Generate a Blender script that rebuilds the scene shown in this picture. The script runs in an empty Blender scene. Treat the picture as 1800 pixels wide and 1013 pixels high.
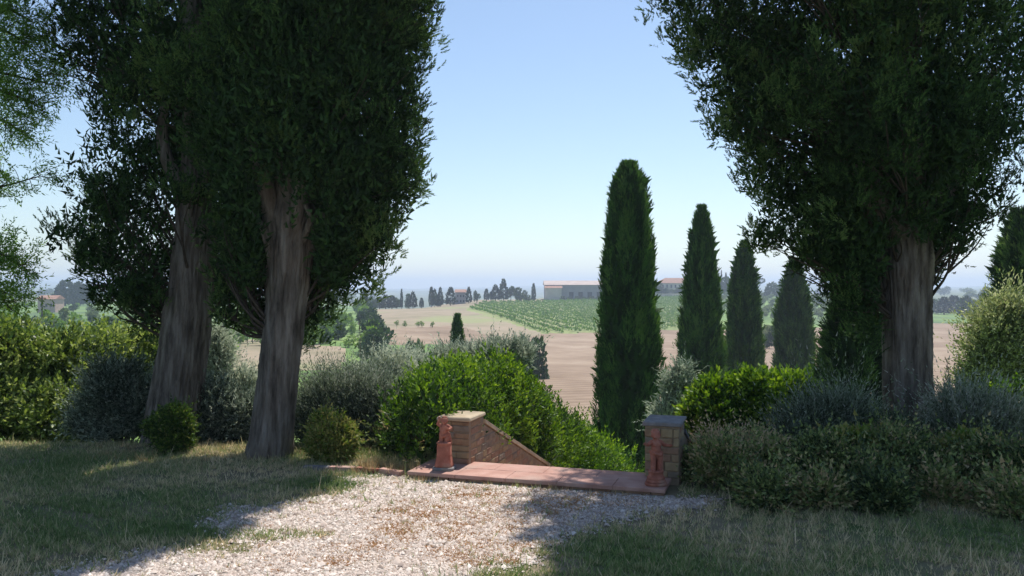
import bpy, bmesh, math, random
import numpy as np
from mathutils import Vector

rng = np.random.default_rng(7)
random.seed(7)
R = math.radians
F, CX, CY, EYE = 1500.0, 900.0, 508.0, 1.6      # focal length and centre measured on the 1800 px wide photograph
SC = bpy.context.scene
COL = SC.collection

# ------------------------------------------------------------------ camera, sky, sun, exposure
cam_d = bpy.data.cameras.new('camera')
cam = bpy.data.objects.new('camera', cam_d)
COL.objects.link(cam)
cam.location = (0, 0, EYE)
cam.rotation_euler = (R(90), 0, 0)
cam_d.sensor_width = 36.0
cam_d.lens = 36.0 * F / 1800.0
cam_d.shift_y = (CY - 506.5) / 1800.0
cam_d.clip_start = 0.05
cam_d.clip_end = 20000
SC.camera = cam

SUN_AZ, SUN_EL = R(23), R(60)          # azimuth measured from the view direction towards the right
w = bpy.data.worlds.new('World')
SC.world = w
w.use_nodes = True
nt = w.node_tree
bg = nt.nodes['Background']
sky = nt.nodes.new('ShaderNodeTexSky')
sky.sky_type = 'NISHITA'
sky.sun_disc = False
sky.sun_elevation = SUN_EL
sky.sun_rotation = SUN_AZ
sky.altitude = 100
sky.air_density = 1.0
sky.dust_density = 0.4
sky.ozone_density = 1.6
nt.links.new(sky.outputs[0], bg.inputs[0])
bg.inputs[1].default_value = 0.097
sd = bpy.data.lights.new('sun', 'SUN')
sd.energy = 4.1
sd.angle = R(0.53)
sd.color = (1.0, 0.95, 0.87)
sun = bpy.data.objects.new('sun', sd)
COL.objects.link(sun)
to_sun = Vector((math.sin(SUN_AZ) * math.cos(SUN_EL), math.cos(SUN_AZ) * math.cos(SUN_EL), math.sin(SUN_EL)))
sun.rotation_euler = to_sun.to_track_quat('Z', 'Y').to_euler()
sun.location = (8, 12, 25)
SC.view_settings.view_transform = 'Standard'
SC.view_settings.look = 'None'
SC.view_settings.exposure = 0.58
SC.view_settings.gamma = 1.0
SC.view_settings.use_curve_mapping = False
SC.cycles.volume_bounces = 1
SC.cycles.max_bounces = 7
SC.cycles.transparent_max_bounces = 4

# ------------------------------------------------------------------ materials
def new_mat(name):
    m = bpy.data.materials.new(name)
    m.use_nodes = True
    t = m.node_tree
    t.nodes.clear()
    return m, t, t.nodes.new('ShaderNodeOutputMaterial')

def node(t, typ, **kw):
    n = t.nodes.new(typ)
    for k, v in kw.items():
        if isinstance(k, str) and hasattr(n, k):
            setattr(n, k, v)
    return n

def ramp(t, stops, src=None):
    n = t.nodes.new('ShaderNodeValToRGB')
    e = n.color_ramp.elements
    while len(e) < len(stops):
        e.new(0.5)
    for i, (p, c) in enumerate(stops):
        e[i].position = p
        e[i].color = (c[0], c[1], c[2], 1)
    if src is not None:
        t.links.new(src, n.inputs[0])
    return n

def leaf_mat(name, stops, transl=0.35, rough=0.55, spec=0.3):
    """leaf colour varies leaf by leaf through the 'tone' attribute"""
    m, t, out = new_mat(name)
    a = node(t, 'ShaderNodeAttribute')
    a.attribute_name = 'tone'
    n = len(stops)
    r = ramp(t, [(i / (n - 1), c) for i, c in enumerate(stops)], a.outputs['Fac'])
    b = node(t, 'ShaderNodeBsdfPrincipled')
    b.inputs['Roughness'].default_value = rough
    b.inputs['Specular IOR Level'].default_value = spec
    t.links.new(r.outputs[0], b.inputs['Base Color'])
    tr = node(t, 'ShaderNodeBsdfTranslucent')
    hs = node(t, 'ShaderNodeHueSaturation')
    hs.inputs['Hue'].default_value = 0.485
    hs.inputs['Saturation'].default_value = 1.15
    hs.inputs['Value'].default_value = 1.5
    t.links.new(r.outputs[0], hs.inputs['Color'])
    t.links.new(hs.outputs[0], tr.inputs[0])
    mx = node(t, 'ShaderNodeMixShader')
    mx.inputs[0].default_value = transl
    t.links.new(b.outputs[0], mx.inputs[1])
    t.links.new(tr.outputs[0], mx.inputs[2])
    t.links.new(mx.outputs[0], out.inputs[0])
    return m

def noise_mat(name, stops, scale=5, detail=8, stretch=(1, 1, 1), bump=0.3, bscale=None, bdist=0.02, rough=0.9, spec=0.2, nrough=0.6, mix2=None):
    """object space noise colour with a noise bump; mix2 = (scale, colour, low, high) lays a second patchy colour over it"""
    m, t, out = new_mat(name)
    tc = node(t, 'ShaderNodeTexCoord')
    mp = node(t, 'ShaderNodeMapping')
    mp.inputs['Scale'].default_value = stretch
    t.links.new(tc.outputs['Object'], mp.inputs[0])
    n1 = node(t, 'ShaderNodeTexNoise')
    n1.inputs['Scale'].default_value = scale
    n1.inputs['Detail'].default_value = detail
    n1.inputs['Roughness'].default_value = nrough
    t.links.new(mp.outputs[0], n1.inputs['Vector'])
    r = ramp(t, stops, n1.outputs[0])
    colour = r.outputs[0]
    if mix2:
        n3 = node(t, 'ShaderNodeTexNoise')
        n3.inputs['Scale'].default_value = mix2[0]
        n3.inputs['Detail'].default_value = 6
        t.links.new(tc.outputs['Object'], n3.inputs['Vector'])
        rr = ramp(t, [(mix2[2], (0, 0, 0)), (mix2[3], (1, 1, 1))], n3.outputs[0])
        mm = node(t, 'ShaderNodeMixRGB')
        mm.inputs[2].default_value = (*mix2[1], 1)
        t.links.new(rr.outputs[0], mm.inputs[0])
        t.links.new(colour, mm.inputs[1])
        colour = mm.outputs[0]
    b = node(t, 'ShaderNodeBsdfPrincipled')
    b.inputs['Roughness'].default_value = rough
    b.inputs['Specular IOR Level'].default_value = spec
    t.links.new(colour, b.inputs['Base Color'])
    n2 = node(t, 'ShaderNodeTexNoise')
    n2.inputs['Scale'].default_value = bscale or scale * 2
    n2.inputs['Detail'].default_value = 8
    t.links.new(mp.outputs[0], n2.inputs['Vector'])
    bp = node(t, 'ShaderNodeBump')
    bp.inputs['Strength'].default_value = bump
    bp.inputs['Distance'].default_value = bdist
    t.links.new(n2.outputs[0], bp.inputs['Height'])
    t.links.new(bp.outputs[0], b.inputs['Normal'])
    t.links.new(b.outputs[0], out.inputs[0])
    return m

M = {}
M['cyp_near'] = leaf_mat('cypress_needles_old', [(0.014, 0.027, 0.011), (0.038, 0.081, 0.024), (0.074, 0.149, 0.041), (0.135, 0.203, 0.061)], 0.18, 0.7, 0.12)
M['cyp_mid'] = leaf_mat('cypress_needles', [(0.021, 0.052, 0.013), (0.042, 0.101, 0.022), (0.065, 0.15, 0.031), (0.104, 0.182, 0.044)], 0.25, 0.7, 0.1)
M['hedge'] = leaf_mat('hedge_leaves', [(0.015, 0.039, 0.011), (0.05, 0.116, 0.018), (0.121, 0.231, 0.028), (0.264, 0.396, 0.066)], 0.30, 0.55, 0.3)
M['hedge_olive'] = leaf_mat('mixed_hedge_leaves', [(0.027, 0.05, 0.018), (0.094, 0.15, 0.037), (0.188, 0.263, 0.062), (0.35, 0.413, 0.15)], 0.38, 0.45, 0.4)
M['box'] = leaf_mat('box_leaves', [(0.025, 0.05, 0.015), (0.069, 0.138, 0.025), (0.138, 0.213, 0.037), (0.275, 0.263, 0.088)], 0.3)
M['shade_shrub'] = leaf_mat('dark_shrub_leaves', [(0.026, 0.046, 0.019), (0.111, 0.163, 0.058), (0.247, 0.299, 0.104), (0.468, 0.351, 0.208)], 0.3)
M['silver'] = leaf_mat('silver_leaves', [(0.046, 0.063, 0.04), (0.149, 0.19, 0.138), (0.31, 0.356, 0.276), (0.529, 0.564, 0.437)], 0.25, 0.8, 0.1)
M['lavender'] = leaf_mat('lavender_leaves', [(0.048, 0.067, 0.038), (0.144, 0.182, 0.12), (0.259, 0.307, 0.221), (0.403, 0.403, 0.355)], 0.25, 0.8, 0.1)
M['olive'] = leaf_mat('olive_leaves', [(0.057, 0.081, 0.034), (0.172, 0.218, 0.081), (0.333, 0.38, 0.172), (0.529, 0.54, 0.322)], 0.3, 0.5, 0.35)
M['ash'] = leaf_mat('ash_leaves', [(0.06, 0.12, 0.024), (0.108, 0.204, 0.042), (0.168, 0.288, 0.06), (0.216, 0.336, 0.096)], 0.45)
M['dead'] = leaf_mat('dry_leaves', [(0.16, 0.10, 0.05), (0.26, 0.18, 0.09), (0.36, 0.27, 0.14), (0.45, 0.36, 0.2)], 0.3)
M['far_tree'] = leaf_mat('distant_tree_leaves', [(0.02, 0.04, 0.02), (0.035, 0.07, 0.025), (0.055, 0.10, 0.035), (0.08, 0.13, 0.045)], 0.15)
M['far_dark'] = leaf_mat('distant_conifer_needles', [(0.010, 0.022, 0.014), (0.016, 0.035, 0.018), (0.025, 0.05, 0.024), (0.035, 0.06, 0.03)], 0.05)
M['far_green'] = leaf_mat('orchard_leaves', [(0.081, 0.149, 0.034), (0.127, 0.23, 0.046), (0.184, 0.299, 0.063), (0.253, 0.356, 0.103)], 0.35)
M['far_olive'] = leaf_mat('distant_olive_leaves', [(0.09, 0.13, 0.06), (0.14, 0.19, 0.09), (0.19, 0.24, 0.12), (0.24, 0.28, 0.15)], 0.3)
M['vine'] = leaf_mat('vine_leaves', [(0.04, 0.10, 0.02), (0.07, 0.16, 0.03), (0.11, 0.22, 0.04), (0.15, 0.27, 0.06)], 0.35)
M['grass'] = leaf_mat('grass_blades', [(0.114, 0.19, 0.063), (0.24, 0.31, 0.127), (0.405, 0.367, 0.215), (0.708, 0.595, 0.392)], 0.35)
M['grass_dry'] = leaf_mat('dry_grass_blades', [(0.24, 0.17, 0.08), (0.38, 0.28, 0.14), (0.5, 0.38, 0.2), (0.56, 0.46, 0.27)], 0.35)
M['weed'] = leaf_mat('withered_weeds', [(0.30, 0.15, 0.07), (0.42, 0.24, 0.11), (0.5, 0.33, 0.17), (0.25, 0.26, 0.08)], 0.25)
M['bark'] = noise_mat('cypress_bark', [(0.32, (0.05, 0.041, 0.034)), (0.48, (0.145, 0.122, 0.102)), (0.66, (0.26, 0.228, 0.196))], 16, 11, (1, 1, 0.14), 1.0, 22, 0.06, mix2=(1.3, (0.17, 0.12, 0.085), 0.52, 0.85))
M['twig'] = noise_mat('twig_bark', [(0.3, (0.04, 0.03, 0.024)), (0.7, (0.10, 0.08, 0.06))], 20, 4)
M['twig_pale'] = noise_mat('pale_twig_bark', [(0.3, (0.16, 0.13, 0.1)), (0.7, (0.3, 0.26, 0.2))], 20, 4)
M['terracotta'] = noise_mat('weathered_terracotta', [(0.3, (0.22, 0.075, 0.05)), (0.55, (0.37, 0.14, 0.095)), (0.8, (0.50, 0.27, 0.20))], 14, 8, bump=0.35, bdist=0.006, rough=0.8, mix2=(5, (0.30, 0.24, 0.18), 0.55, 0.75))
M['tile'] = noise_mat('terracotta_paving', [(0.3, (0.34, 0.18, 0.14)), (0.55, (0.44, 0.26, 0.21)), (0.8, (0.53, 0.35, 0.29))], 6, 9, bump=0.25, bdist=0.005, rough=0.85, mix2=(2.5, (0.40, 0.30, 0.25), 0.5, 0.75))
M['mortar'] = noise_mat('lime_mortar', [(0.3, (0.22, 0.155, 0.105)), (0.7, (0.33, 0.255, 0.175))], 18, 8, bump=0.5, bdist=0.008)
M['stone'] = noise_mat('rubble_stone', [(0.25, (0.17, 0.105, 0.06)), (0.5, (0.30, 0.20, 0.12)), (0.8, (0.42, 0.32, 0.19))], 7, 9, bump=0.6, bdist=0.01, mix2=(3, (0.24, 0.10, 0.06), 0.5, 0.72))
M['cap'] = noise_mat('sandstone_cap', [(0.3, (0.36, 0.28, 0.19)), (0.7, (0.55, 0.46, 0.33))], 8, 9, bump=0.4, bdist=0.008, mix2=(4, (0.28, 0.23, 0.17), 0.52, 0.72))
M['cap_shaded'] = noise_mat('shaded_stone_cap', [(0.3, (0.13, 0.125, 0.13)), (0.7, (0.27, 0.26, 0.26))], 9, 9, bump=0.4, bdist=0.008, mix2=(5, (0.32, 0.25, 0.17), 0.55, 0.75))  # right cap's tree shade put into the grey; also used for plinth, edging
M['lawn'] = noise_mat('lawn_soil', [(0.25, (0.11, 0.105, 0.06)), (0.5, (0.20, 0.175, 0.11)), (0.75, (0.30, 0.23, 0.16))], 5.2, 10, bump=0.6, bscale=60, bdist=0.02, mix2=(1.1, (0.07, 0.12, 0.035), 0.45, 0.65))
M['gravel'] = noise_mat('gravel_bed', [(0.3, (0.22, 0.19, 0.165)), (0.5, (0.38, 0.34, 0.30)), (0.75, (0.52, 0.48, 0.43))], 45, 6, bump=0.8, bscale=70, bdist=0.015, mix2=(2.4, (0.34, 0.22, 0.14), 0.56, 0.72))
M['meadow'] = noise_mat('meadow', [(0.3, (0.09, 0.16, 0.04)), (0.5, (0.15, 0.25, 0.06)), (0.72, (0.25, 0.30, 0.10))], 0.06, 12, bump=0.4, bscale=0.6, bdist=0.3, nrough=0.7, mix2=(0.012, (0.08, 0.13, 0.05), 0.45, 0.62))
M['farland'] = noise_mat('far_plain', [(0.35, (0.05, 0.08, 0.035)), (0.5, (0.10, 0.13, 0.06)), (0.65, (0.22, 0.21, 0.13))], 0.008, 10, stretch=(1, 0.4, 1), bump=0.0, nrough=0.7)
M['dry'] = noise_mat('dry_grass_field', [(0.3, (0.17, 0.16, 0.09)), (0.5, (0.29, 0.235, 0.16)), (0.72, (0.37, 0.28, 0.21))], 0.07, 12, bump=0.5, bscale=0.8, bdist=0.3, nrough=0.72, mix2=(0.03, (0.26, 0.27, 0.13), 0.52, 0.62))

def field_mat(name, c1, c2, c3, angle, spacing, depth):
    """ploughed soil: furrow lines at a world angle, broken up by noise"""
    m, t, out = new_mat(name)
    tc = node(t, 'ShaderNodeTexCoord')
    mp = node(t, 'ShaderNodeMapping')
    mp.inputs['Rotation'].default_value = (0, 0, angle)
    t.links.new(tc.outputs['Object'], mp.inputs[0])
    wv = node(t, 'ShaderNodeTexWave')
    wv.inputs['Scale'].default_value = 1.0 / spacing * 0.314
    wv.inputs['Distortion'].default_value = 6.0
    wv.inputs['Detail'].default_value = 3
    wv.inputs['Detail Scale'].default_value = 0.6
    t.links.new(mp.outputs[0], wv.inputs['Vector'])
    n1 = node(t, 'ShaderNodeTexNoise')
    n1.inputs['Scale'].default_value = 0.06
    n1.inputs['Detail'].default_value = 13
    n1.inputs['Roughness'].default_value = 0.72
    t.links.new(tc.outputs['Object'], n1.inputs['Vector'])
    r = ramp(t, [(0.3, c1), (0.5, c2), (0.7, c3)], n1.outputs[0])
    mm = node(t, 'ShaderNodeMixRGB')
    mm.blend_type = 'MULTIPLY'
    mm.inputs[0].default_value = 0.32
    rw = ramp(t, [(0.1, (0.62, 0.58, 0.55)), (0.5, (1, 1, 1))], wv.outputs[0])
    t.links.new(r.outputs[0], mm.inputs[1])
    t.links.new(rw.outputs[0], mm.inputs[2])
    b = node(t, 'ShaderNodeBsdfPrincipled')
    b.inputs['Roughness'].default_value = 0.95
    b.inputs['Specular IOR Level'].default_value = 0.1
    t.links.new(mm.outputs[0], b.inputs['Base Color'])
    bp = node(t, 'ShaderNodeBump')
    bp.inputs['Strength'].default_value = depth
    bp.inputs['Distance'].default_value = 0.25
    t.links.new(wv.outputs[0], bp.inputs['Height'])
    t.links.new(bp.outputs[0], b.inputs['Normal'])
    t.links.new(b.outputs[0], out.inputs[0])
    return m
M['plough'] = field_mat('ploughed_soil', (0.195, 0.14, 0.10), (0.295, 0.22, 0.16), (0.41, 0.325, 0.245), R(72), 1.9, 0.5)
M['vinesoil'] = field_mat('vineyard_soil', (0.17, 0.23, 0.08), (0.25, 0.29, 0.12), (0.34, 0.32, 0.19), R(10), 2.6, 0.2)

# ------------------------------------------------------------------ object helpers
def meta(o, label=None, cat=None, group=None, kind=None):
    if label: o['label'] = label
    if cat: o['category'] = cat
    if group: o['group'] = group
    if kind: o['kind'] = kind
    return o

def empty(name, loc, label, cat, group=None):
    o = bpy.data.objects.new(name, None)
    COL.objects.link(o)
    o.location = loc
    o.empty_display_size = 0.2
    return meta(o, label, cat, group)

def link_mesh(name, me, mat, parent=None, origin=None):
    o = bpy.data.objects.new(name, me)
    COL.objects.link(o)
    if mat is not None:
        me.materials.append(mat)
    if parent is not None:
        o.parent = parent
    return o

def np_mesh(name, V, faces_n, idx, tone=None, smooth=False):
    """V (N,3); every polygon has faces_n corners; idx (M,faces_n)"""
    me = bpy.data.meshes.new(name)
    V = np.ascontiguousarray(V, dtype=np.float32)
    idx = np.ascontiguousarray(idx, dtype=np.int32)
    me.vertices.add(len(V))
    me.vertices.foreach_set('co', V.ravel())
    me.loops.add(idx.size)
    me.loops.foreach_set('vertex_index', idx.ravel())
    nf = len(idx)
    me.polygons.add(nf)
    me.polygons.foreach_set('loop_start', np.arange(0, nf * faces_n, faces_n, dtype=np.int32))
    me.update(calc_edges=True)
    if smooth:
        me.polygons.foreach_set('use_smooth', np.ones(nf, dtype=bool))
    if tone is not None:
        a = me.attributes.new('tone', 'FLOAT', 'FACE')
        a.data.foreach_set('value', np.clip(tone, 0, 1).astype(np.float32))
    return me

def unit(v):
    return v / np.maximum(np.linalg.norm(v, axis=-1, keepdims=True), 1e-9)

def leaves_arrays(P, D, L, Wd, shape='dia', bend=0.0):
    """P base, D unit direction, L length, Wd width -> V, idx"""
    n = len(P)
    rnd = unit(rng.normal(size=(n, 3)))
    S = unit(np.cross(D, rnd))
    L = np.asarray(L).reshape(-1, 1) * np.ones((n, 1))
    Wd = np.asarray(Wd).reshape(-1, 1) * np.ones((n, 1))
    tip = P + D * L
    if shape == 'tri':
        V = np.stack([P - S * Wd / 2, P + S * Wd / 2, tip], 1).reshape(-1, 3)
        return V, 3, np.arange(3 * n).reshape(n, 3)
    mid = P + D * L * 0.45
    V = np.stack([P, mid + S * Wd / 2, tip, mid - S * Wd / 2], 1).reshape(-1, 3)
    return V, 4, np.arange(4 * n).reshape(n, 4)

def shoots(B, D, L, k, angle=0.8, jit=0.25, upcurl=0.0):
    """leaf base points and directions along shoots"""
    n = len(B)
    rnd = unit(rng.normal(size=(n, 3)))
    S = unit(np.cross(D, rnd))
    T = np.cross(D, S)
    j = np.arange(k)
    f = (j + 0.6) / k
    ph = rng.uniform(0, 6.28, (n, 1)) + j[None, :] * 2.399
    L = np.asarray(L).reshape(-1, 1) * np.ones((n, 1))
    P = B[:, None, :] + D[:, None, :] * (L * f[None, :])[:, :, None]
    side = np.cos(ph)[:, :, None] * S[:, None, :] + np.sin(ph)[:, :, None] * T[:, None, :]
    a = angle * (1 - 0.5 * f)[None, :, None]
    Ld = D[:, None, :] * np.cos(a) + side * np.sin(a) + rng.normal(size=(n, k, 3)) * jit
    Ld[:, :, 2] += upcurl
    return P.reshape(-1, 3), unit(Ld).reshape(-1, 3)

def wob(P, s, seed=0):
    """cheap smooth pseudo noise in -1..1"""
    r = np.random.default_rng(seed)
    out = np.zeros(len(P))
    for i in range(5):
        k = unit(r.normal(size=3)) * s * (0.7 + 0.5 * i)
        out += np.sin(P @ k + r.uniform(0, 6.28)) / (1 + 0.35 * i)
    return out / 2.4

def sample_blobs(blobs, n, lo=0.8, hi=1.05, cull=0.82, lump=0.12, lumps=4.0, zmin=None, seed=3):
    """random points near the outer surface of a union of ellipsoids, with outward directions"""
    bl = np.array(blobs, dtype=float)
    C, Rr = bl[:, :3], bl[:, 3:6]
    area = (Rr[:, 0] * Rr[:, 2] + Rr[:, 1] * Rr[:, 2] + Rr[:, 0] * Rr[:, 1])
    outP, outN = [], []
    got = 0
    tries = 0
    while got < n and tries < 12:
        tries += 1
        m = int((n - got) * 1.8) + 200
        bi = rng.choice(len(bl), m, p=area / area.sum())
        d = unit(rng.normal(size=(m, 3)))
        rad = rng.uniform(lo, hi, m)
        P = C[bi] + d * Rr[bi] * (rad * (1 + lump * wob(C[bi] + d * Rr[bi], lumps, seed)))[:, None]
        N = unit(d / Rr[bi])
        keep = np.ones(m, bool)
        for i in range(len(bl)):
            q = (((P - C[i]) / Rr[i]) ** 2).sum(1)
            keep &= ~((q < cull * cull) & (bi != i))
        if zmin is not None:
            keep &= P[:, 2] > zmin(P[:, 0], P[:, 1])
        outP.append(P[keep]); outN.append(N[keep])
        got += keep.sum()
    P = np.concatenate(outP)[:n]; N = np.concatenate(outN)[:n]
    return P, N

def tube_arrays(pts, rad, seg=8, flute=0.0, nfl=7, seed=0, ridges=0.0):
    pts = np.array(pts, float); n = len(pts)
    rad = np.array(rad, float)
    T = np.gradient(pts, axis=0); T = unit(T)
    up = np.array([0.3, 1.0, 0.1]); 
    A = unit(np.cross(T, up)); B = np.cross(T, A)
    th = np.linspace(0, 2 * np.pi, seg, endpoint=False)
    r = np.random.default_rng(seed)
    fl = np.zeros((n, seg))
    if flute:
        for i in range(nfl):
            k = r.integers(2, 12); ph = r.uniform(0, 6.28); tw = r.uniform(-1.2, 1.2)
            fl += np.sin(k * th[None, :] + ph + tw * np.linspace(0, 1, n)[:, None] * 2) / (1 + k * 0.18)
        fl += r.normal(size=(n, seg)) * 0.06
    rr = rad[:, None] * (1 + flute * fl)
    if ridges:
        h = np.linspace(0, 1, n)[:, None]
        rd = np.zeros((n, seg))
        for i in range(10):
            k = r.integers(14, 46)
            rd += np.abs(np.sin(k * .5 * th[None, :] + r.uniform(0, 6.28) + 1.6 * np.sin(h * r.uniform(4, 16) + r.uniform(0, 6.28)))) * (0.6 + .4 * np.sin(h * r.uniform(15, 60) + th[None, :] * 3 + r.uniform(0, 6)))
        rr = rr * (1 + ridges * (rd / 5 - .6) + r.normal(size=(n, seg)) * ridges * .12)
        z0 = (pts[:, 2] - pts[0, 2])[:, None]
        rr = rr * (1 + .16 * np.exp(-z0 / .22) * (.4 + np.sin(5 * th[None, :] + seed) * .6 + np.sin(3 * th[None, :] + 2 * seed) * .5))
    V = pts[:, None, :] + rr[:, :, None] * (np.cos(th)[None, :, None] * A[:, None, :] + np.sin(th)[None, :, None] * B[:, None, :])
    V = V.reshape(-1, 3)
    i = np.arange(n - 1)[:, None] * seg; j = np.arange(seg)[None, :]; j2 = (j + 1) % seg
    idx = np.stack([i + j, i + j2, i + seg + j2, i + seg + j], -1).reshape(-1, 4)
    return V, idx

def join_tubes(lst):
    Vs, Is, off = [], [], 0
    for V, I in lst:
        Vs.append(V); Is.append(I + off); off += len(V)
    return np.concatenate(Vs), np.concatenate(Is)

def spline(pts, n):
    pts = np.array(pts, float)
    t = np.linspace(0, len(pts) - 1, n)
    out = np.zeros((n, 3))
    for c in range(3):
        p = np.concatenate([[2 * pts[0, c] - pts[1, c]], pts[:, c], [2 * pts[-1, c] - pts[-2, c]]])
        k = np.minimum(t.astype(int), len(pts) - 2); u = t - k
        p0, p1, p2, p3 = p[k], p[k + 1], p[k + 2], p[k + 3]
        out[:, c] = 0.5 * (2 * p1 + (p2 - p0) * u + (2 * p0 - 5 * p1 + 4 * p2 - p3) * u ** 2 + (3 * p1 - p0 - 3 * p2 + p3) * u ** 3)
    return out

def W3(px, py, Y):
    return np.array([(px - CX) / F * Y, Y, EYE - (py - CY) / F * Y])

# ------------------------------------------------------------------ terrain height
NEAR = [(0, 0), (8.8, 0), (9.8, -0.3), (12, -1.5), (15, -2.65), (20, -4.4), (25, -5.7)]
COLS = {
    -500: [(40, -5.8), (60, -6), (100, -5.5), (200, -6.5), (300, -7), (500, -7), (900, -7), (2000, -5), (3500, 5), (5200, 20)],
    20:  [(40, -5.8), (60, -6), (100, -5.5), (200, -6.2), (300, -6.6), (500, -6.8), (900, -7), (2000, -5), (3500, 15), (5200, 42)],
    75:  [(40, -5.8), (60, -6), (100, -5.5), (200, -6.2), (300, -6.6), (500, -6.8), (900, -7), (2000, -5), (3500, 15), (5200, 40)],
    160: [(40, -5.8), (60, -6), (100, -5.5), (200, -6.2), (300, -6.6), (500, -6.8), (900, -7), (2000, -6), (3500, 0), (5200, 18)],
    560: [(40, -6.2), (60, -6.5), (100, -6.2), (200, -6.6), (300, -6.9), (500, -7), (900, -9), (2000, -9), (3500, -3), (5200, 6)],
    680: [(40, -6.6), (60, -7), (100, -6.8), (150, -7.1), (200, -6.9), (300, -5.7), (320, -5.7), (380, -8), (600, -14), (1000, -20), (2000, -12), (3500, -2), (5200, 6)],
    850: [(40, -6.8), (60, -7.4), (100, -7.6), (150, -8.0), (200, -7.6), (300, -5.2), (380, -3.5), (430, -3.6), (600, -12), (1000, -20), (2000, -12), (3500, 0), (5200, 9)],
    1000: [(40, -6.9), (60, -7.4), (100, -8), (150, -9), (200, -8.6), (300, -6.6), (400, -4.0), (450, -3.0), (480, -2.8), (600, -7), (1000, -20), (2000, -12), (3500, 0), (5200, 10)],
    1200: [(40, -6.9), (60, -7.4), (100, -8), (150, -9), (200, -8.8), (300, -7), (400, -4.5), (450, -3.2), (520, -1.8), (600, -2.2), (800, -8), (2000, -12), (3500, 0), (5200, 12)],
    1400: [(40, -6.9), (60, -7.4), (100, -8), (150, -9), (200, -9.1), (300, -8.2), (400, -6.6), (500, -4.2), (600, -2.5), (680, -2.3), (900, -8), (2000, -10), (3500, 18), (5200, 34)],
    1700: [(40, -6.9), (60, -7.4), (100, -8), (150, -8.8), (250, -9), (350, -9.6), (500, -8.5), (900, -6), (1500, -4), (2500, 0), (3500, 9), (5200, 20)],
    2400: [(40, -6.9), (60, -7.4), (100, -8), (150, -8.8), (250, -9), (350, -9.6), (500, -8.5), (900, -6), (1500, -4), (2500, 0), (3500, 9), (5200, 20)],
}
KX = np.array(sorted(COLS))
KD = np.array([math.log(d + 3) for d in np.unique(np.concatenate([[0, 8.8, 9.8, 12, 15, 20, 25]] + [[d for d, _ in v] for v in COLS.values()]))])
TAB = np.array([[np.interp(k, [math.log(d + 3) for d, _ in NEAR + COLS[c]], [z for _, z in NEAR + COLS[c]]) for k in KD] for c in KX])

# local frame of the landing slab and stairs
SO = np.array([-0.886, 7.20]); SU = np.array([0.954, -0.301]); SV = np.array([0.301, 0.954])
def uvw(u, v, z=0.0):
    p = SO + SU * u + SV * v
    return (p[0], p[1], z)

def height(x, y):
    x = np.asarray(x, float); y = np.asarray(y, float)
    r = np.hypot(x, y) + 1e-6
    az = np.arctan2(x, y)
    D = r * np.maximum(np.cos(az), 0.8)
    px = CX + F * np.tan(np.clip(az, -0.78, 0.78))
    px = np.clip(px, KX[0], KX[-1])
    k = np.clip(np.searchsorted(KX, px) - 1, 0, len(KX) - 2)
    u = (px - KX[k]) / (KX[k + 1] - KX[k]); u = u * u * (3 - 2 * u)
    ld = np.log(D + 3)
    q = np.clip(np.searchsorted(KD, ld) - 1, 0, len(KD) - 2)
    v = np.clip((ld - KD[q]) / (KD[q + 1] - KD[q]), 0, 1)
    z = (TAB[k, q] * (1 - u) + TAB[k + 1, q] * u) * (1 - v) + (TAB[k, q + 1] * (1 - u) + TAB[k + 1, q + 1] * u) * v
    amp = np.clip((D - 15) / 200, 0, 1) * 0.5 + np.clip((D - 1500) / 2500, 0, 1) * 5
    z = z + amp * (np.sin(x * 0.021 + y * 0.013) * 0.4 + np.sin(x * 0.007 - y * 0.004 + 1) * 0.5 + np.sin(x * 0.05 + 2) * 0.15)
    z = z + np.clip((D - 3000) / 1500, 0, 1) * (np.sin(az * 23 + 1.0) * 5 + np.sin(az * 61) * 2.0)
    back = np.clip((np.cos(az) + 0.15) / 0.4, 0, 1)
    z = np.where(z < 0, z * back, z)
    # the stair corridor is cut into the bank
    dx, dy = x - SO[0], y - SO[1]
    su = dx * SU[0] + dy * SU[1]; sv = dx * SV[0] + dy * SV[1]
    cut = (su > 0.3) & (su < 2.05) & (sv > 0.3) & (sv < 14)
    z = np.where(cut, np.minimum(z, -0.30 - 0.37 * np.maximum(sv - 0.5, 0)), z)
    return z

def hz(x, y):
    return float(height(np.array([x]), np.array([y]))[0])

# ------------------------------------------------------------------ terrain meshes
def in_poly(X, Y, poly):
    ins = np.zeros(X.shape, bool)
    n = len(poly)
    for i in range(n):
        x1, y1 = poly[i]; x2, y2 = poly[(i + 1) % n]
        c = ((y1 > Y) != (y2 > Y)) & (X < (x2 - x1) * (Y - y1) / (y2 - y1 + 1e-12) + x1)
        ins ^= c
    return ins

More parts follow.
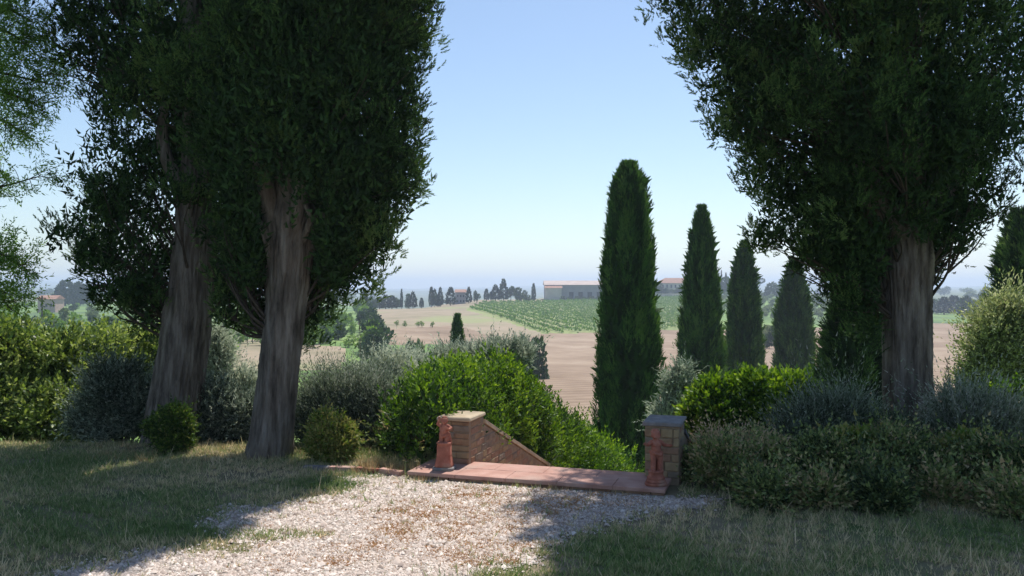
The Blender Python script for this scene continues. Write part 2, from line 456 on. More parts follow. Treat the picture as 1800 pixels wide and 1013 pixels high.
REG = {
    'vineyard_ground': [(818, 545), (850, 532), (960, 530), (1070, 527), (1215, 521), (1230, 578), (1060, 585), (955, 587), (890, 566)],
    'dry_grass_field': [(645, 550), (655, 530), (820, 515), (960, 515), (960, 530), (850, 532), (818, 545), (890, 566), (955, 587), (900, 600), (800, 572), (672, 578)],
    'ploughed_field': [(672, 578), (800, 572), (900, 600), (955, 587), (1060, 585), (1230, 578), (1340, 584), (1480, 571), (1600, 569), (2000, 568), (2500, 900), (940, 900), (915, 640), (900, 615), (790, 606), (680, 606)],
    'stubble_patch': [(360, 602), (470, 596), (610, 612), (600, 650), (360, 660)],
}
def build_terrain():
    az = np.concatenate([np.linspace(-180, -40, 50)[:-1], np.linspace(-40, 40, 291), np.linspace(40, 180, 50)[1:]])
    az = np.radians(az)
    rr = np.concatenate([[0.0], np.linspace(0.5, 6.0, 10)[:-1], np.arange(6.0, 14.0, 0.12), 14.0 * np.exp(np.linspace(0, math.log(5600 / 14.0), 225))])
    A, Rm = np.meshgrid(az, rr)
    X = np.sin(A) * Rm; Y = np.cos(A) * Rm
    Z = height(X, Y)
    V = np.stack([X, Y, Z], -1).reshape(-1, 3)
    na, nr = len(az), len(rr)
    i = np.arange(nr - 1)[:, None] * na; j = np.arange(na - 1)[None, :]
    idx = np.stack([i + j, i + j + 1, i + na + j + 1, i + na + j], -1).reshape(-1, 4)[:, ::-1]
    c = V[idx].mean(1)
    Yc = np.maximum(c[:, 1], 0.1)
    px = CX + F * c[:, 0] / Yc; py = CY + F * (EYE - c[:, 2]) / Yc
    front = c[:, 1] > 28
    rad = np.hypot(c[:, 0], c[:, 1])
    left = np.ones(len(c), bool)
    reg = {}
    near = (rad < 10.2) | (c[:, 1] < 0)
    lawn = near & (rad < 60)
    reg['lawn'] = lawn; left &= ~lawn
    for k, poly in REG.items():
        m = in_poly(px, py, poly) & front & left & (rad < 700)
        reg[k] = m; left &= ~m
    far = left & (rad > 620)
    reg['distant_plain'] = far; left &= ~far
    reg['meadow'] = left
    mats = {'lawn': 'lawn', 'vineyard_ground': 'vinesoil', 'dry_grass_field': 'dry', 'ploughed_field': 'plough', 'stubble_patch': 'dry', 'distant_plain': 'farland', 'meadow': 'meadow'}
    for k, m in reg.items():
        f = idx[m]
        u, inv = np.unique(f, return_inverse=True)
        me = np_mesh(k, V[u], 4, inv.reshape(-1, 4), smooth=True)
        o = link_mesh(k, me, M[mats[k]])
        o['kind'] = 'structure'
build_terrain()

# ------------------------------------------------------------------ gravel path
PATH = [(-1.05, 7.27), (-1.25, 7.1), (-1.22, 6.85), (-1.5, 6.45), (-2.05, 6.15), (-2.15, 5.7), (-1.6, 5.5), (-1.3, 5.42), (-1.65, 5.25), (-2.25, 5.1), (-2.6, 4.8), (-3.3, 3.9), (-4.6, 2.2), (-5, 0.5), (-2.8, 0.5), (-1.2, 3.2), (-0.35, 4.6), (0.15, 5.2), (0.55, 5.8), (1.25, 6.25), (1.75, 6.45), (1.6, 6.75), (1.3, 6.55)]
def path_mask(x, y):
    wx = x + 0.09 * np.sin(y * 7.1 + 1) + 0.05 * np.sin(y * 17 + x * 5) + 0.03 * np.sin(y * 43 + x * 31)
    wy = y + 0.08 * np.sin(x * 6.3) + 0.05 * np.sin(x * 19 + y * 4) + 0.03 * np.sin(x * 47 - y * 29)
    m = in_poly(wx, wy, PATH)
    dx, dy = x - SO[0], y - SO[1]
    v = dx * SV[0] + dy * SV[1]
    return m & (v < 0.05)
def slab_mask(x, y, grow=0.0):
    dx, dy = x - SO[0], y - SO[1]
    u = dx * SU[0] + dy * SU[1]; v = dx * SV[0] + dy * SV[1]
    return (u > -0.03 - grow) & (u < 2.24 + grow) & (v > -0.03 - grow)

def build_path():
    g = 0.05
    xs = np.arange(-5.4, 2.4, g); ys = np.arange(0.3, 7.6, g)
    X, Y = np.meshgrid(xs, ys)
    V = np.stack([X, Y, np.full_like(X, 0.005)], -1).reshape(-1, 3)
    nx, ny = len(xs), len(ys)
    i = np.arange(ny - 1)[:, None] * nx; j = np.arange(nx - 1)[None, :]
    idx = np.stack([i + j, i + j + 1, i + nx + j + 1, i + nx + j], -1).reshape(-1, 4)
    c = V[idx].mean(1)
    m = path_mask(c[:, 0], c[:, 1])
    f = idx[m]; u, inv = np.unique(f, return_inverse=True)
    o = link_mesh('gravel_path', np_mesh('gravel_path', V[u], 4, inv.reshape(-1, 4)), M['gravel'])
    o['kind'] = 'structure'
    # loose stones
    n = 260000
    P = np.stack([rng.uniform(-3.6, 2.0, n), rng.uniform(4.2, 7.4, n)], 1)
    P = P[path_mask(P[:, 0] + rng.normal(0, .07, n), P[:, 1] + rng.normal(0, .07, n)) & ~slab_mask(P[:, 0], P[:, 1])][:64000]
    n = len(P)
    s = rng.gamma(1.6, 0.0026, n) + 0.0028
    base = np.array([[1, 0, 0], [0, 1, 0], [-1, 0, 0], [0, -1, 0], [0, 0, 1.0]])
    Vv = base[None] * (s[:, None, None] * rng.uniform(0.6, 1.3, (n, 5, 1)))
    a = rng.uniform(0, 6.28, n); ca, sa = np.cos(a)[:, None], np.sin(a)[:, None]
    X = Vv[:, :, 0] * ca - Vv[:, :, 1] * sa; Y = Vv[:, :, 0] * sa + Vv[:, :, 1] * ca
    Z = Vv[:, :, 2] * 0.75 + rng.uniform(0.0, 0.25, (n, 5)) * s[:, None]
    V = np.stack([X + P[:, :1], Y + P[:, 1:], Z + 0.005], -1).reshape(-1, 3)
    o5 = np.arange(n)[:, None, None] * 5
    fc = np.array([[0, 1, 4], [1, 2, 4], [2, 3, 4], [3, 0, 4]])[None]
    idx = (o5 + fc).reshape(-1, 3)
    tone = np.repeat(np.clip(rng.beta(2.2, 1.8, n), 0, 1), 4)
    m = leaf_mat('gravel_stones', [(0.16, 0.12, 0.095), (0.38, 0.305, 0.26), (0.55, 0.465, 0.405), (0.74, 0.67, 0.61)], 0.0, 0.85, 0.2)
    o = link_mesh('gravel', np_mesh('gravel', V, 3, idx, tone), m)
    o['kind'] = 'stuff'; o['label'] = 'loose pale gravel scattered over the path'
build_path()

# ------------------------------------------------------------------ grass
def blades(name, P, hgt, wid, tone, mat, label, lean=0.45):
    n = len(P)
    D = np.stack([rng.normal(0, lean, n), rng.normal(0, lean, n), np.ones(n)], 1)
    D = unit(D)
    V, k, idx = leaves_arrays(P, D, hgt, wid, 'tri')
    o = link_mesh(name, np_mesh(name, V, k, idx, tone), mat)
    o['kind'] = 'stuff'
    o['label'] = label
    return o

def lawn_grass():
    n = 1500000
    x = rng.uniform(-6.5, 6.2, n); y = rng.uniform(3.6, 9.9, n)
    m = (np.abs(x) < 0.68 * y + 0.3)
    pm = path_mask(x + rng.normal(0, .08, n), y + rng.normal(0, .08, n))
    patch = np.sin(x * 2.1 + y * 1.3) + np.sin(x * 0.9 - y * 2.7 + 1) + np.sin(x * 5.3 + y * 3.1) * 0.5 + np.sin(x * 3.3 - y * 6.1) * 0.5
    tuft = np.sin(x * 23 + y * 7) * np.sin(y * 19 - x * 11) + 0.6 * np.sin(x * 41) * np.sin(y * 37)
    dens = 0.34 + 0.24 * tuft + 0.07 * patch
    bare = np.sin(x * 4.3 + np.sin(y * 3.1) * 2) * np.sin(y * 5.2 + np.sin(x * 2.3) * 2)
    dens = dens * np.where(bare > .45, .35, 1.0) * np.where(bare < -.5, 1.35, 1.0)
    dens = np.where(pm, np.where((tuft > 0.75) & (patch > -0.4), 0.22, 0.004), dens)
    # green tongue that reaches over the gravel on the left
    tong = (np.hypot((x + 1.85) / 0.70, (y - 5.52) / 0.13) < 1)
    dens = np.where(tong, 0.5, dens)
    m &= rng.uniform(0, 1, n) < dens
    m &= ~slab_mask(x, y)
    m &= ~((x > 0.9) & (y > 7.4))
    x, y, patch, tuft = x[m], y[m], patch[m], tuft[m]
    z = height(x, y)
    P = np.stack([x, y, z - 0.002], 1)
    n = len(P)
    green = 0.50 - 0.16 * patch + rng.normal(0, 0.3, n) + 0.12 * tuft + 0.12 * np.sin(x * 1.3 + 2) * np.sin(y * 2.2)
    edge = np.clip(1 - np.hypot((x + 1.55) / 0.75, (y - 6.95) / 0.3), 0, 1)      # fresh green strip beside the path
    green -= edge * 0.8
    green -= 0.4 * (np.hypot((x + 1.75) / 0.7, (y - 5.62) / 0.2) < 1)
    h = rng.gamma(4, 0.0062, n) * (1 + 0.35 * tuft) + 0.008
    h *= np.where(rng.uniform(0, 1, n) < 0.03, 2.3, 1.0)
    blades('grass', P, h, rng.uniform(0.004, 0.010, n), green, M['grass'], 'short patchy lawn grass, part green and part dry')
lawn_grass()

def dry_tufts():
    # tall dry grass at the foot of the hedge left of the slab, and along the slab edge
    pts = []
    def clump(cx, cy, rx, ry, n, h):
        a = rng.uniform(0, 6.28, n); r = np.sqrt(rng.uniform(0, 1, n))
        pts.append(np.stack([cx + rx * r * np.cos(a), cy + ry * r * np.sin(a), np.full(n, h)], 1))
    for k in range(26):
        u = rng.uniform(-0.62, 0.06); v = rng.uniform(0.05, 0.35)
        p = SO + SU * u + SV * v
        clump(p[0], p[1], 0.03, 0.03, 26, rng.uniform(0.06, 0.16))
    for k in range(30):
        u = rng.uniform(0.1, 2.2); v = -0.05
        p = SO + SU * u + SV * v
        clump(p[0], p[1], 0.03, 0.02, rng.integers(4, 16), rng.uniform(0.02, 0.06))
    for k in range(90):
        clump(rng.uniform(-6.2, -4.6), rng.uniform(9.0, 9.6), 0.07, 0.05, 24, rng.uniform(0.04, 0.10))
    for k in range(60):
        clump(rng.uniform(-4.2, -1.2), rng.uniform(7.9, 8.6), 0.06, 0.05, 14, rng.uniform(0.04, 0.09))
    for k in range(50):
        clump(rng.uniform(1.3, 5.0), rng.uniform(6.15, 6.6), 0.06, 0.04, 14, rng.uniform(0.03, 0.07))
    A = np.concatenate(pts)
    P = np.stack([A[:, 0], A[:, 1], height(A[:, 0], A[:, 1])], 1)
    h = A[:, 2] * rng.uniform(0.5, 1.3, len(A))
    blades('dry_grass', P, h, 0.0045, rng.uniform(0, 1, len(A)), M['grass_dry'], 'straw coloured dry grass tufts along bed and slab edges', 0.35)
dry_tufts()

def weeds():
    # flat withered weed patches in the gravel
    spots = [(790, 868), (860, 880), (930, 878), (985, 885), (745, 905), (805, 925), (870, 915), (790, 975), (700, 905), (660, 925), (770, 895), (960, 905), (900, 935), (1040, 875), (640, 960), (880, 990), (590, 985), (845, 862), (720, 940), (830, 948), (940, 960)]
    pts = []
    sub = []
    for (px, py) in spots:
        for q in range(7):
            sub.append((px + random.gauss(0, 26), py + random.gauss(0, 7), random.uniform(.02, .085), random.randint(25, 150)))
    for q in range(160):
        sub.append((random.uniform(380, 1060), random.uniform(845, 1010), random.uniform(.01, .04), random.randint(4, 30)))
    for (px, py, sz, n) in sub:
        Y = EYE * F / (py - CY); x = (px - CX) / F * Y
        pts.append(np.stack([x + rng.normal(0, sz, n) * 1.4, Y + rng.normal(0, sz, n), np.zeros(n) + 0.006], 1))
    P = np.concatenate(pts)
    P = P[path_mask(P[:, 0], P[:, 1])]
    n = len(P)
    blades('withered_weeds', P, rng.uniform(0.008, 0.03, n), rng.uniform(0.004, 0.009, n), rng.beta(2, 2.4, n), M['weed'], 'rust brown withered weeds creeping over the gravel', 1.6)
weeds()

# ------------------------------------------------------------------ masonry
def stone_mesh(name, lo, hi, jitter=0.004, bev=0.006):
    """a slightly irregular bevelled block in slab coordinates (u,v,z) -> world"""
    bm = bmesh.new()
    cs = [(lo[0], lo[1], lo[2]), (hi[0], lo[1], lo[2]), (hi[0], hi[1], lo[2]), (lo[0], hi[1], lo[2]), (lo[0], lo[1], hi[2]), (hi[0], lo[1], hi[2]), (hi[0], hi[1], hi[2]), (lo[0], hi[1], hi[2])]
    vs = [bm.verts.new(tuple(c + random.uniform(-jitter, jitter) for c in p)) for p in cs]
    for f in [(0, 3, 2, 1), (4, 5, 6, 7), (0, 1, 5, 4), (1, 2, 6, 5), (2, 3, 7, 6), (3, 0, 4, 7)]:
        bm.faces.new([vs[i] for i in f])
    bmesh.ops.bevel(bm, geom=bm.edges[:] , offset=bev, segments=1, affect='EDGES', profile=0.5)
    for v in bm.verts:
        v.co = Vector(uvw(v.co.x, v.co.y, v.co.z))
    me = bpy.data.meshes.new(name)
    bm.to_mesh(me); bm.free()
    return me

def prism_uvz(name, poly_vz, u0, u1, mat, parent):
    """polygon in (v,z) extruded along u"""
    bm = bmesh.new()
    a = [bm.verts.new(uvw(u0, v, z)) for v, z in poly_vz]
    b = [bm.verts.new(uvw(u1, v, z)) for v, z in poly_vz]
    n = len(a)
    bm.faces.new(a[::-1]); bm.faces.new(b)
    for i in range(n):
        bm.faces.new([a[i], a[(i + 1) % n], b[(i + 1) % n], b[i]])
    bmesh.ops.recalc_face_normals(bm, faces=bm.faces[:])
    me = bpy.data.meshes.new(name)
    bm.to_mesh(me); bm.free()
    return link_mesh(name, me, mat, parent)

STONE_MATS = [M['stone'],
              noise_mat('ochre_stone', [(0.3, (0.25, 0.175, 0.10)), (0.7, (0.38, 0.29, 0.17))], 9, 8, bump=0.5, bdist=0.01),
              noise_mat('red_brick', [(0.3, (0.22, 0.13, 0.085)), (0.7, (0.34, 0.215, 0.145))], 12, 8, bump=0.5, bdist=0.008),
              noise_mat('grey_brown_stone', [(0.3, (0.16, 0.125, 0.09)), (0.7, (0.30, 0.24, 0.18))], 10, 8, bump=0.5, bdist=0.01)]

def slope_top(v):
    return 0.40 - 0.372 * max(v - 0.80, 0)

def pillar_and_wall(u0, u1, ztop, capmat, label, long_v):
    t = empty('stair_wall', (0, 0, 0), label, 'wall', 'masonry walls flanking the stairs')
    v0, v1 = 0.42, 0.80
    prism_uvz('wall_core', [(v0 + .0015, -0.2), (v0 + .008, ztop - .001), (v1, ztop - .001), (v1, 0.36), (long_v, slope_top(long_v) - 0.04), (long_v, slope_top(long_v) - 1.2), (v1, -0.8)], u0 + .0015, u1 - .0005, M['mortar'], t)
    # facing courses: front of the pillar and the side face along the stairs
    z = 0.058
    k = 0
    def stone(lo, hi):
        me = stone_mesh('stone', lo, hi)
        link_mesh('stone', me, random.choice(STONE_MATS), t)
    while z < ztop - 0.02:
        h = min(random.uniform(0.05, 0.075), ztop - z)
        x = u0
        while x < u1 - 0.02:
            wdt = min(random.uniform(0.09, 0.17), u1 - x)
            if u1 - x - wdt < 0.05: wdt = u1 - x
            stone((x + .003, v0 - 0.003 - random.uniform(0, .006), z + .003), (x + wdt - .003, v0 + 0.05, z + h - .004))
            x += wdt
        z += h; k += 1
    for side in ((u1, 1), (u0, -1)):
        z = slope_top(long_v) - 0.1
        z = 0.058 - 0.065 * 14
        while z < ztop - 0.02:
            h = min(random.uniform(0.055, 0.07), ztop - z) if z > -0.02 else 0.065
            v = v0 + 0.052
            while v < long_v:
                wdt = random.uniform(0.10, 0.24)
                v2 = v + wdt
                topv = ztop if v < v1 - .02 else slope_top(v2) - 0.03
                if v < v1 and v2 > v1 and z + h > 0.36: v2 = v1
                if z + h <= topv and z + h > slope_top(v) - 0.75 and v2 - v > 0.03:
                    if side[1] > 0:
                        stone((u1 - 0.04, v + .003, z + .003), (u1 + random.uniform(.001, .006), v2 - .003, z + h - .004))
                    elif z > -0.4 and v < 1.6:
                        stone((u0 - random.uniform(.002, .009), v + .003, z + .003), (u0 + 0.04, v2 - .003, z + h - .004))
                v = v2
            z += h
    me = stone_mesh('cap_stone', (u0 - .018, v0 - .022, ztop + .001), (u1 + .018, v1 + .02, ztop + .036), 0.004, 0.008)
    link_mesh('cap_stone', me, capmat, t)
    # sloping coping made of long pieces
    v = v1 + .022
    while v < long_v - 0.1:
        v2 = min(v + random.uniform(0.42, 0.5), long_v)
        za, zb = slope_top(v), slope_top(v2)
        o = prism_uvz('coping', [(v + .003, za - .028), (v + .003, za + .008), (v2 - .003, zb + .008), (v2 - .003, zb - .028)], u0 - .01, u1 + .012, capmat, t)
        v = v2
    return t

pillar_and_wall(0.12, 0.40, 0.435, M['cap'], 'sunlit stone pillar with pale cap and sloping side wall, left of the stairs', 4.6)
pillar_and_wall(1.94, 2.22, 0.475, M['cap_shaded'], 'shaded stone pillar with shade-darkened cap beside the right bed', 4.6)

def landing():
    t = empty('landing', (0, 0, 0), 'reddish terracotta landing slab at the top of the stairs', 'landing')
    u = 0.0
    widths = [0.43, 0.44, 0.43, 0.45, 0.41]
    for wd in widths:
        link_mesh('paving_slab', stone_mesh('paving_slab', (u + .0015, 0.0, 0.028), (u + wd - .0015, 0.278, 0.060), 0.0012, 0.003), M['tile'], t)
        u += wd
    u = 0.0
    for wd in [0.24, 0.44, 0.43, 0.45, 0.44, 0.16]:
        link_mesh('paving_slab', stone_mesh('paving_slab', (u + .0015, 0.281, 0.028), (u + wd - .0015, 0.55, 0.0605), 0.0012, 0.003), M['tile'], t)
        u += wd
    # brick course under the nosing
    u = 0.01
    while u < 2.12:
        wd = min(random.uniform(0.11, 0.24), 2.155 - u)
        link_mesh('brick', stone_mesh('brick', (u, 0.02, -0.03), (u + wd - .006, 0.12, 0.0265), 0.003, 0.004), M['mortar'] if random.random() < .3 else STONE_MATS[2], t)
        u += wd
    prism_uvz('landing_base', [(0.06, -0.3), (0.06, 0.026), (0.54, 0.026), (0.54, -0.3)], 0.01, 2.14, M['mortar'], t)
landing()

def stairs():
    t = empty('stone_stairs', (0, 0, 0), 'brick stairs going down between the two side walls', 'stairs')
    for k in range(10):
        v = 0.555 + k * 0.40
        z = 0.058 - (k + 1) * 0.148
        link_mesh('step', stone_mesh('step', (0.412, v, z - 0.25), (1.93, v + 0.42, z), 0.003, 0.008), M['tile'], t)
stairs()

def edging():
    t = empty('bed_edging', (0, 0, 0), 'low terracotta edging tiles running left from the landing slab', 'edging')
    A = W3(716, 834, 7.25)[:2]; 
    pts = [(-0.95, 7.24), (-1.16, 7.38), (-1.38, 7.46), (-1.62, 7.50), (-1.86, 7.56)]
    mats = [M['tile'], M['terracotta'], M['tile'], M['cap_shaded']]
    for i in range(4):
        (x0, y0), (x1, y1) = pts[i], pts[i + 1]
        d = unit(np.array([x1 - x0, y1 - y0])); n = np.array([d[1], -d[0]])
        bm = bmesh.new()
        zz = [0.045, 0.035, 0.04, 0.03][i]
        q = []
        for (a, b) in ((0.004, -0.0), (0.004, 0.05), (-0.004, 0.05), (-0.004, 0.0)):
            pass
        c0 = np.array([x0, y0]) + d * .006; c1 = np.array([x1, y1]) - d * .006
        base = [c0, c1, c1 + n * 0.07 * (1 if n[1] > 0 else -1), c0 + n * 0.07 * (1 if n[1] > 0 else -1)]
        lo = [bm.verts.new((p[0], p[1], -0.03)) for p in base]
        hi = [bm.verts.new((p[0] + random.uniform(-.003, .003), p[1], zz + random.uniform(-.006, .006))) for p in base]
        bm.faces.new(lo[::-1]); bm.faces.new(hi)
        for k in range(4):
            bm.faces.new([lo[k], lo[(k + 1) % 4], hi[(k + 1) % 4], hi[k]])
        bmesh.ops.recalc_face_normals(bm, faces=bm.faces[:])
        bmesh.ops.bevel(bm, geom=bm.edges[:], offset=.004, segments=2, affect='EDGES')
        me = bpy.data.meshes.new('edging_tile'); bm.to_mesh(me); bm.free()
        link_mesh('edging_tile', me, mats[i], t)
edging()

# ------------------------------------------------------------------ terracotta statues
def capsules(chains, extras=()):
    bm = bmesh.new()
    def ball(c, r, sc=(1, 1, 1)):
        ret = bmesh.ops.create_icosphere(bm, subdivisions=2, radius=1.0)
        for v in ret['verts']:
            v.co = Vector((v.co.x * r * sc[0] + c[0], v.co.y * r * sc[1] + c[1], v.co.z * r * sc[2] + c[2]))
    for ch in chains:
        for (p, r), (q, s) in zip(ch[:-1], ch[1:]):
            p, q = Vector(p), Vector(q)
            n = max(2, int((q - p).length / (min(r, s) * 0.35)))
            for i in range(n + 1):
                f = i / n
                ball(p.lerp(q, f), r + (s - r) * f)
    for c, r, sc in extras:
        ball(c, r, sc)
    return bm

def remeshed(name, bm, voxel, mat, parent, smooth=3):
    me = bpy.data.meshes.new(name + '_raw'); bm.to_mesh(me); bm.free()
    tmp = bpy.data.objects.new('tmp', me); COL.objects.link(tmp)
    md = tmp.modifiers.new('r', 'REMESH'); md.mode = 'VOXEL'; md.voxel_size = voxel
    m2 = tmp.modifiers.new('s', 'SMOOTH'); m2.factor = 0.5; m2.iterations = smooth
    dg = bpy.context.evaluated_depsgraph_get()
    nm = bpy.data.meshes.new_from_object(tmp.evaluated_get(dg))
    bpy.data.objects.remove(tmp)
    nm.name = name
    nm.materials.clear()
    for p in nm.polygons: p.use_smooth = True
    return link_mesh(name, nm, mat, parent)

def lathe_obj(name, prof, seg, mat, parent, square=0.0):
    bm = bmesh.new()
    rings = []
    for r, z in prof:
        ring = []
        for i in range(seg):
            a = 2 * math.pi * i / seg
            k = 1 + square * 0.13 * (math.cos(4 * a))
            ring.append(bm.verts.new((r * math.cos(a) / k, r * math.sin(a) / k, z)))
        rings.append(ring)
    for a, b in zip(rings[:-1], rings[1:]):
        for i in range(seg):
            bm.faces.new([a[i], a[(i + 1) % seg], b[(i + 1) % seg], b[i]])
    bm.faces.new(rings[0][::-1]); bm.faces.new(rings[-1])
    me = bpy.data.meshes.new(name); bm.to_mesh(me); bm.free()
    for p in me.polygons: p.use_smooth = True
    o = link_mesh(name, me, mat, parent)
    return o

def head_extras(c, r):
    x, y, z = c
    return [((x, y - r * 0.96, z - r * 0.12), r * 0.17, (1, 1.2, 1.3)),           # nose
            ((x - r * .38, y - r * .72, z - r * .35), r * .36, (1, 1, 1)), ((x + r * .38, y - r * .72, z - r * .35), r * .36, (1, 1, 1)),  # cheeks
            ((x, y - r * .82, z - r * .55), r * .2, (1.5, .9, .5)),               # mouth
            ((x, y - r * .66, z - r * .82), r * .28, (1, 1, 1)),                  # chin
            ((x, y - r * .82, z + r * .22), r * .24, (2.2, .6, .6)),              # brow
            ((x - r * 1.0, y, z - r * .1), r * .24, (.6, 1, 1.3)), ((x + r * 1.0, y, z - r * .1), r * .24, (.6, 1, 1.3)),   # ears
            ] + [((x + r * .75 * math.cos(a) * math.cos(e), y + r * .25 + r * .75 * math.sin(a) * math.cos(e), z + r * .25 + r * .85 * math.sin(e)), r * .34, (1, 1, 1))
                 for a in [i * 2 * math.pi / 9 for i in range(9)] for e in (0.35, 0.95) if not (math.sin(a) < -0.5 and e < .5)]   # curls

def hand(p, d, r):
    """five short finger chains leaving a palm at p in direction d"""
    p = Vector(p); d = Vector(d).normalized()
    side = d.cross(Vector((0, 1, 0.2))).normalized()
    out = [[(p, r), (p + d * r * 1.3, r * .9)]]
    for i, l in enumerate((1.5, 1.9, 1.8, 1.4)):
        b = p + d * r * 1.3 + side * (i - 1.5) * r * .55
        m = b + d * r * l * .6
        out.append([(b, r * .3), (m, r * .28), (m + (d * .5 + Vector((0, -.8, 0))).normalized() * r * l * .5, r * .24)])
    b = p + side * r * -.9 + d * r * .3
    out.append([(b, r * .34), (b + (d + side * -.9).normalized() * r * 1.2, r * .27)])
    return out

def statue_a():
    p = W3(781, 824, 7.29)
    t = empty('terracotta_statue', (p[0], p[1], 0.0605), 'terracotta child statue with one arm raised to its head, on a flared square pedestal', 'statue', 'terracotta statues on the landing')
    t.rotation_euler.z = R(-8)
    lathe_obj('plinth', [(0.098, 0), (0.100, 0.004), (0.100, 0.020), (0.094, 0.026), (0.05, 0.027)], 32, M['cap_shaded'], t, 1.0)
    lathe_obj('pedestal', [(0.085, 0.0265), (0.080, 0.045), (0.072, 0.08), (0.066, 0.11), (0.064, 0.118), (0.066, 0.124), (0.064, 0.13), (0.063, 0.20), (0.060, 0.215), (0.066, 0.222), (0.064, 0.232), (0.05, 0.236)], 32, M['terracotta'], t, 0.8)
    z0 = 0.225
    ch = [
        [((-.022, 0, z0), .020), ((-.024, -.004, z0 + .035), .021), ((-.018, 0, z0 + .075), .027)],
        [((.022, -.012, z0), .020), ((.026, -.016, z0 + .035), .022), ((.018, 0, z0 + .075), .027)],
        [((-.024, -.01, z0 + .006), .013), ((-.026, -.032, z0 + .004), .010)],
        [((.024, -.02, z0 + .006), .013), ((.028, -.042, z0 + .004), .010)],
        [((0, 0, z0 + .08), .036), ((0, -.004, z0 + .105), .035), ((0, .0, z0 + .135), .034), ((0, 0, z0 + .148), .024), ((0, 0, z0 + .165), .014)],
        [((-.030, 0, z0 + .143), .017), ((-.056, -.004, z0 + .160), .014), ((-.046, -.010, z0 + .192), .011)],      # raised arm
        [((.030, 0, z0 + .143), .017), ((.058, -.006, z0 + .128), .014), ((.050, -.036, z0 + .118), .011), ((.036, -.046, z0 + .130), .010)],
        [((-.034, .01, z0 + .07), .016), ((0, -.03, z0 + .062), .015), ((.036, -.005, z0 + .078), .017), ((.048, .01, z0 + .03), .014), ((.05, .012, z0), .013)],   # drapery
        [((.0, .03, z0), .022), ((.0, .03, z0 + .06), .02)],
    ]
    ch += hand((-.044, -.012, z0 + .197), (0.2, 0, 1), .0095) + hand((.032, -.048, z0 + .132), (-.6, -.2, .6), .0085)
    hc = (0.002, -.004, z0 + .190)
    ex = [(hc, .029, (1, 1.05, 1.12))] + head_extras(hc, .029)
    ex += [((-.016, -.026, z0 + .128), .014, (1, .7, 1)), ((.016, -.026, z0 + .128), .014, (1, .7, 1)), ((0, -.022, z0 + .098), .022, (1, .8, 1))]
    remeshed('figure', capsules(ch, ex), 0.0026, M['terracotta'], t, 2)
statue_a()

def statue_b():
    p = W3(1153, 852, 6.71)
    t = empty('terracotta_statue', (p[0], p[1], 0.0605), 'terracotta statue of a child standing with both arms spread, on a round ringed column', 'statue', 'terracotta statues on the landing')
    t.rotation_euler.z = R(10)
    lathe_obj('plinth', [(0.085, 0), (0.088, 0.004), (0.088, 0.018), (0.080, 0.024), (0.05, 0.025)], 32, M['terracotta'], t)
    lathe_obj('pedestal', [(0.078, 0.0245), (0.080, 0.032), (0.074, 0.040), (0.066, 0.044), (0.070, 0.052), (0.072, 0.060), (0.064, 0.068), (0.058, 0.08), (0.057, 0.10), (0.062, 0.104), (0.060, 0.112), (0.05, 0.114)], 40, M['terracotta'], t)
    z0 = 0.112
    ch = [
        [((-.025, -.01, z0), .020), ((-.028, -.014, z0 + .05), .021), ((-.024, -.012, z0 + .09), .023), ((-.02, 0, z0 + .135), .030)],
        [((.025, 0, z0), .020), ((.030, -.004, z0 + .05), .021), ((.026, -.008, z0 + .09), .023), ((.02, 0, z0 + .135), .030)],
        [((-.026, -.02, z0 + .007), .014), ((-.030, -.046, z0 + .005), .011)],
        [((.026, -.01, z0 + .007), .014), ((.034, -.036, z0 + .005), .011)],
        [((0, 0, z0 + .145), .040), ((0, -.006, z0 + .175), .040), ((0, 0, z0 + .215), .040), ((0, 0, z0 + .232), .028), ((0, 0, z0 + .25), .017)],
        [((-.036, 0, z0 + .225), .018), ((-.070, -.01, z0 + .205), .015), ((-.092, -.03, z0 + .212), .012)],
        [((.036, 0, z0 + .225), .018), ((.066, -.01, z0 + .20), .015), ((.086, -.034, z0 + .200), .012)],
        [((-.044, 0, z0 + .15), .014), ((-.02, -.034, z0 + .140), .015), ((.02, -.034, z0 + .128), .016), ((.044, 0, z0 + .14), .016), ((.05, .01, z0 + .08), .013), ((.046, .012, z0), .014)],
        [((0, .035, z0), .024), ((0, .034, z0 + .10), .022)],
    ]
    ch += hand((-.096, -.034, z0 + .214), (-.7, -.4, .3), .010) + hand((.09, -.038, z0 + .200), (.7, -.5, .1), .010)
    hc = (-.004, -.008, z0 + .283)
    ex = [(hc, .036, (1, 1.05, 1.12))] + head_extras(hc, .036)
    ex += [((-.018, -.032, z0 + .205), .017, (1, .7, 1)), ((.018, -.032, z0 + .205), .017, (1, .7, 1)), ((0, -.028, z0 + .165), .026, (1, .8, 1))]
    remeshed('figure', capsules(ch, ex), 0.003, M['terracotta'], t, 2)
statue_b()

# ------------------------------------------------------------------ plants
def fractal(blobs, seed, m=8, lo=0.24, hi=0.46, shrink=0.82, spread=0.76):
    r = np.random.default_rng(seed)
    out = []
    for b in blobs:
        c, rr = np.array(b[:3]), np.array(b[3:6])
        out.append((*c, *(rr * shrink)))
        for i in range(m):
            d = unit(r.normal(size=3) + np.array([0, -.25, .25]))
            p = c + d * rr * spread * r.uniform(.8, 1.12)
            q = max(min(rr) * r.uniform(lo, hi), 0.05)
            out.append((*p, q * r.uniform(.8, 1.3), q, q * r.uniform(.8, 1.3)))
    return out

def local(V, loc):
    return V - np.array(loc)[None, :]

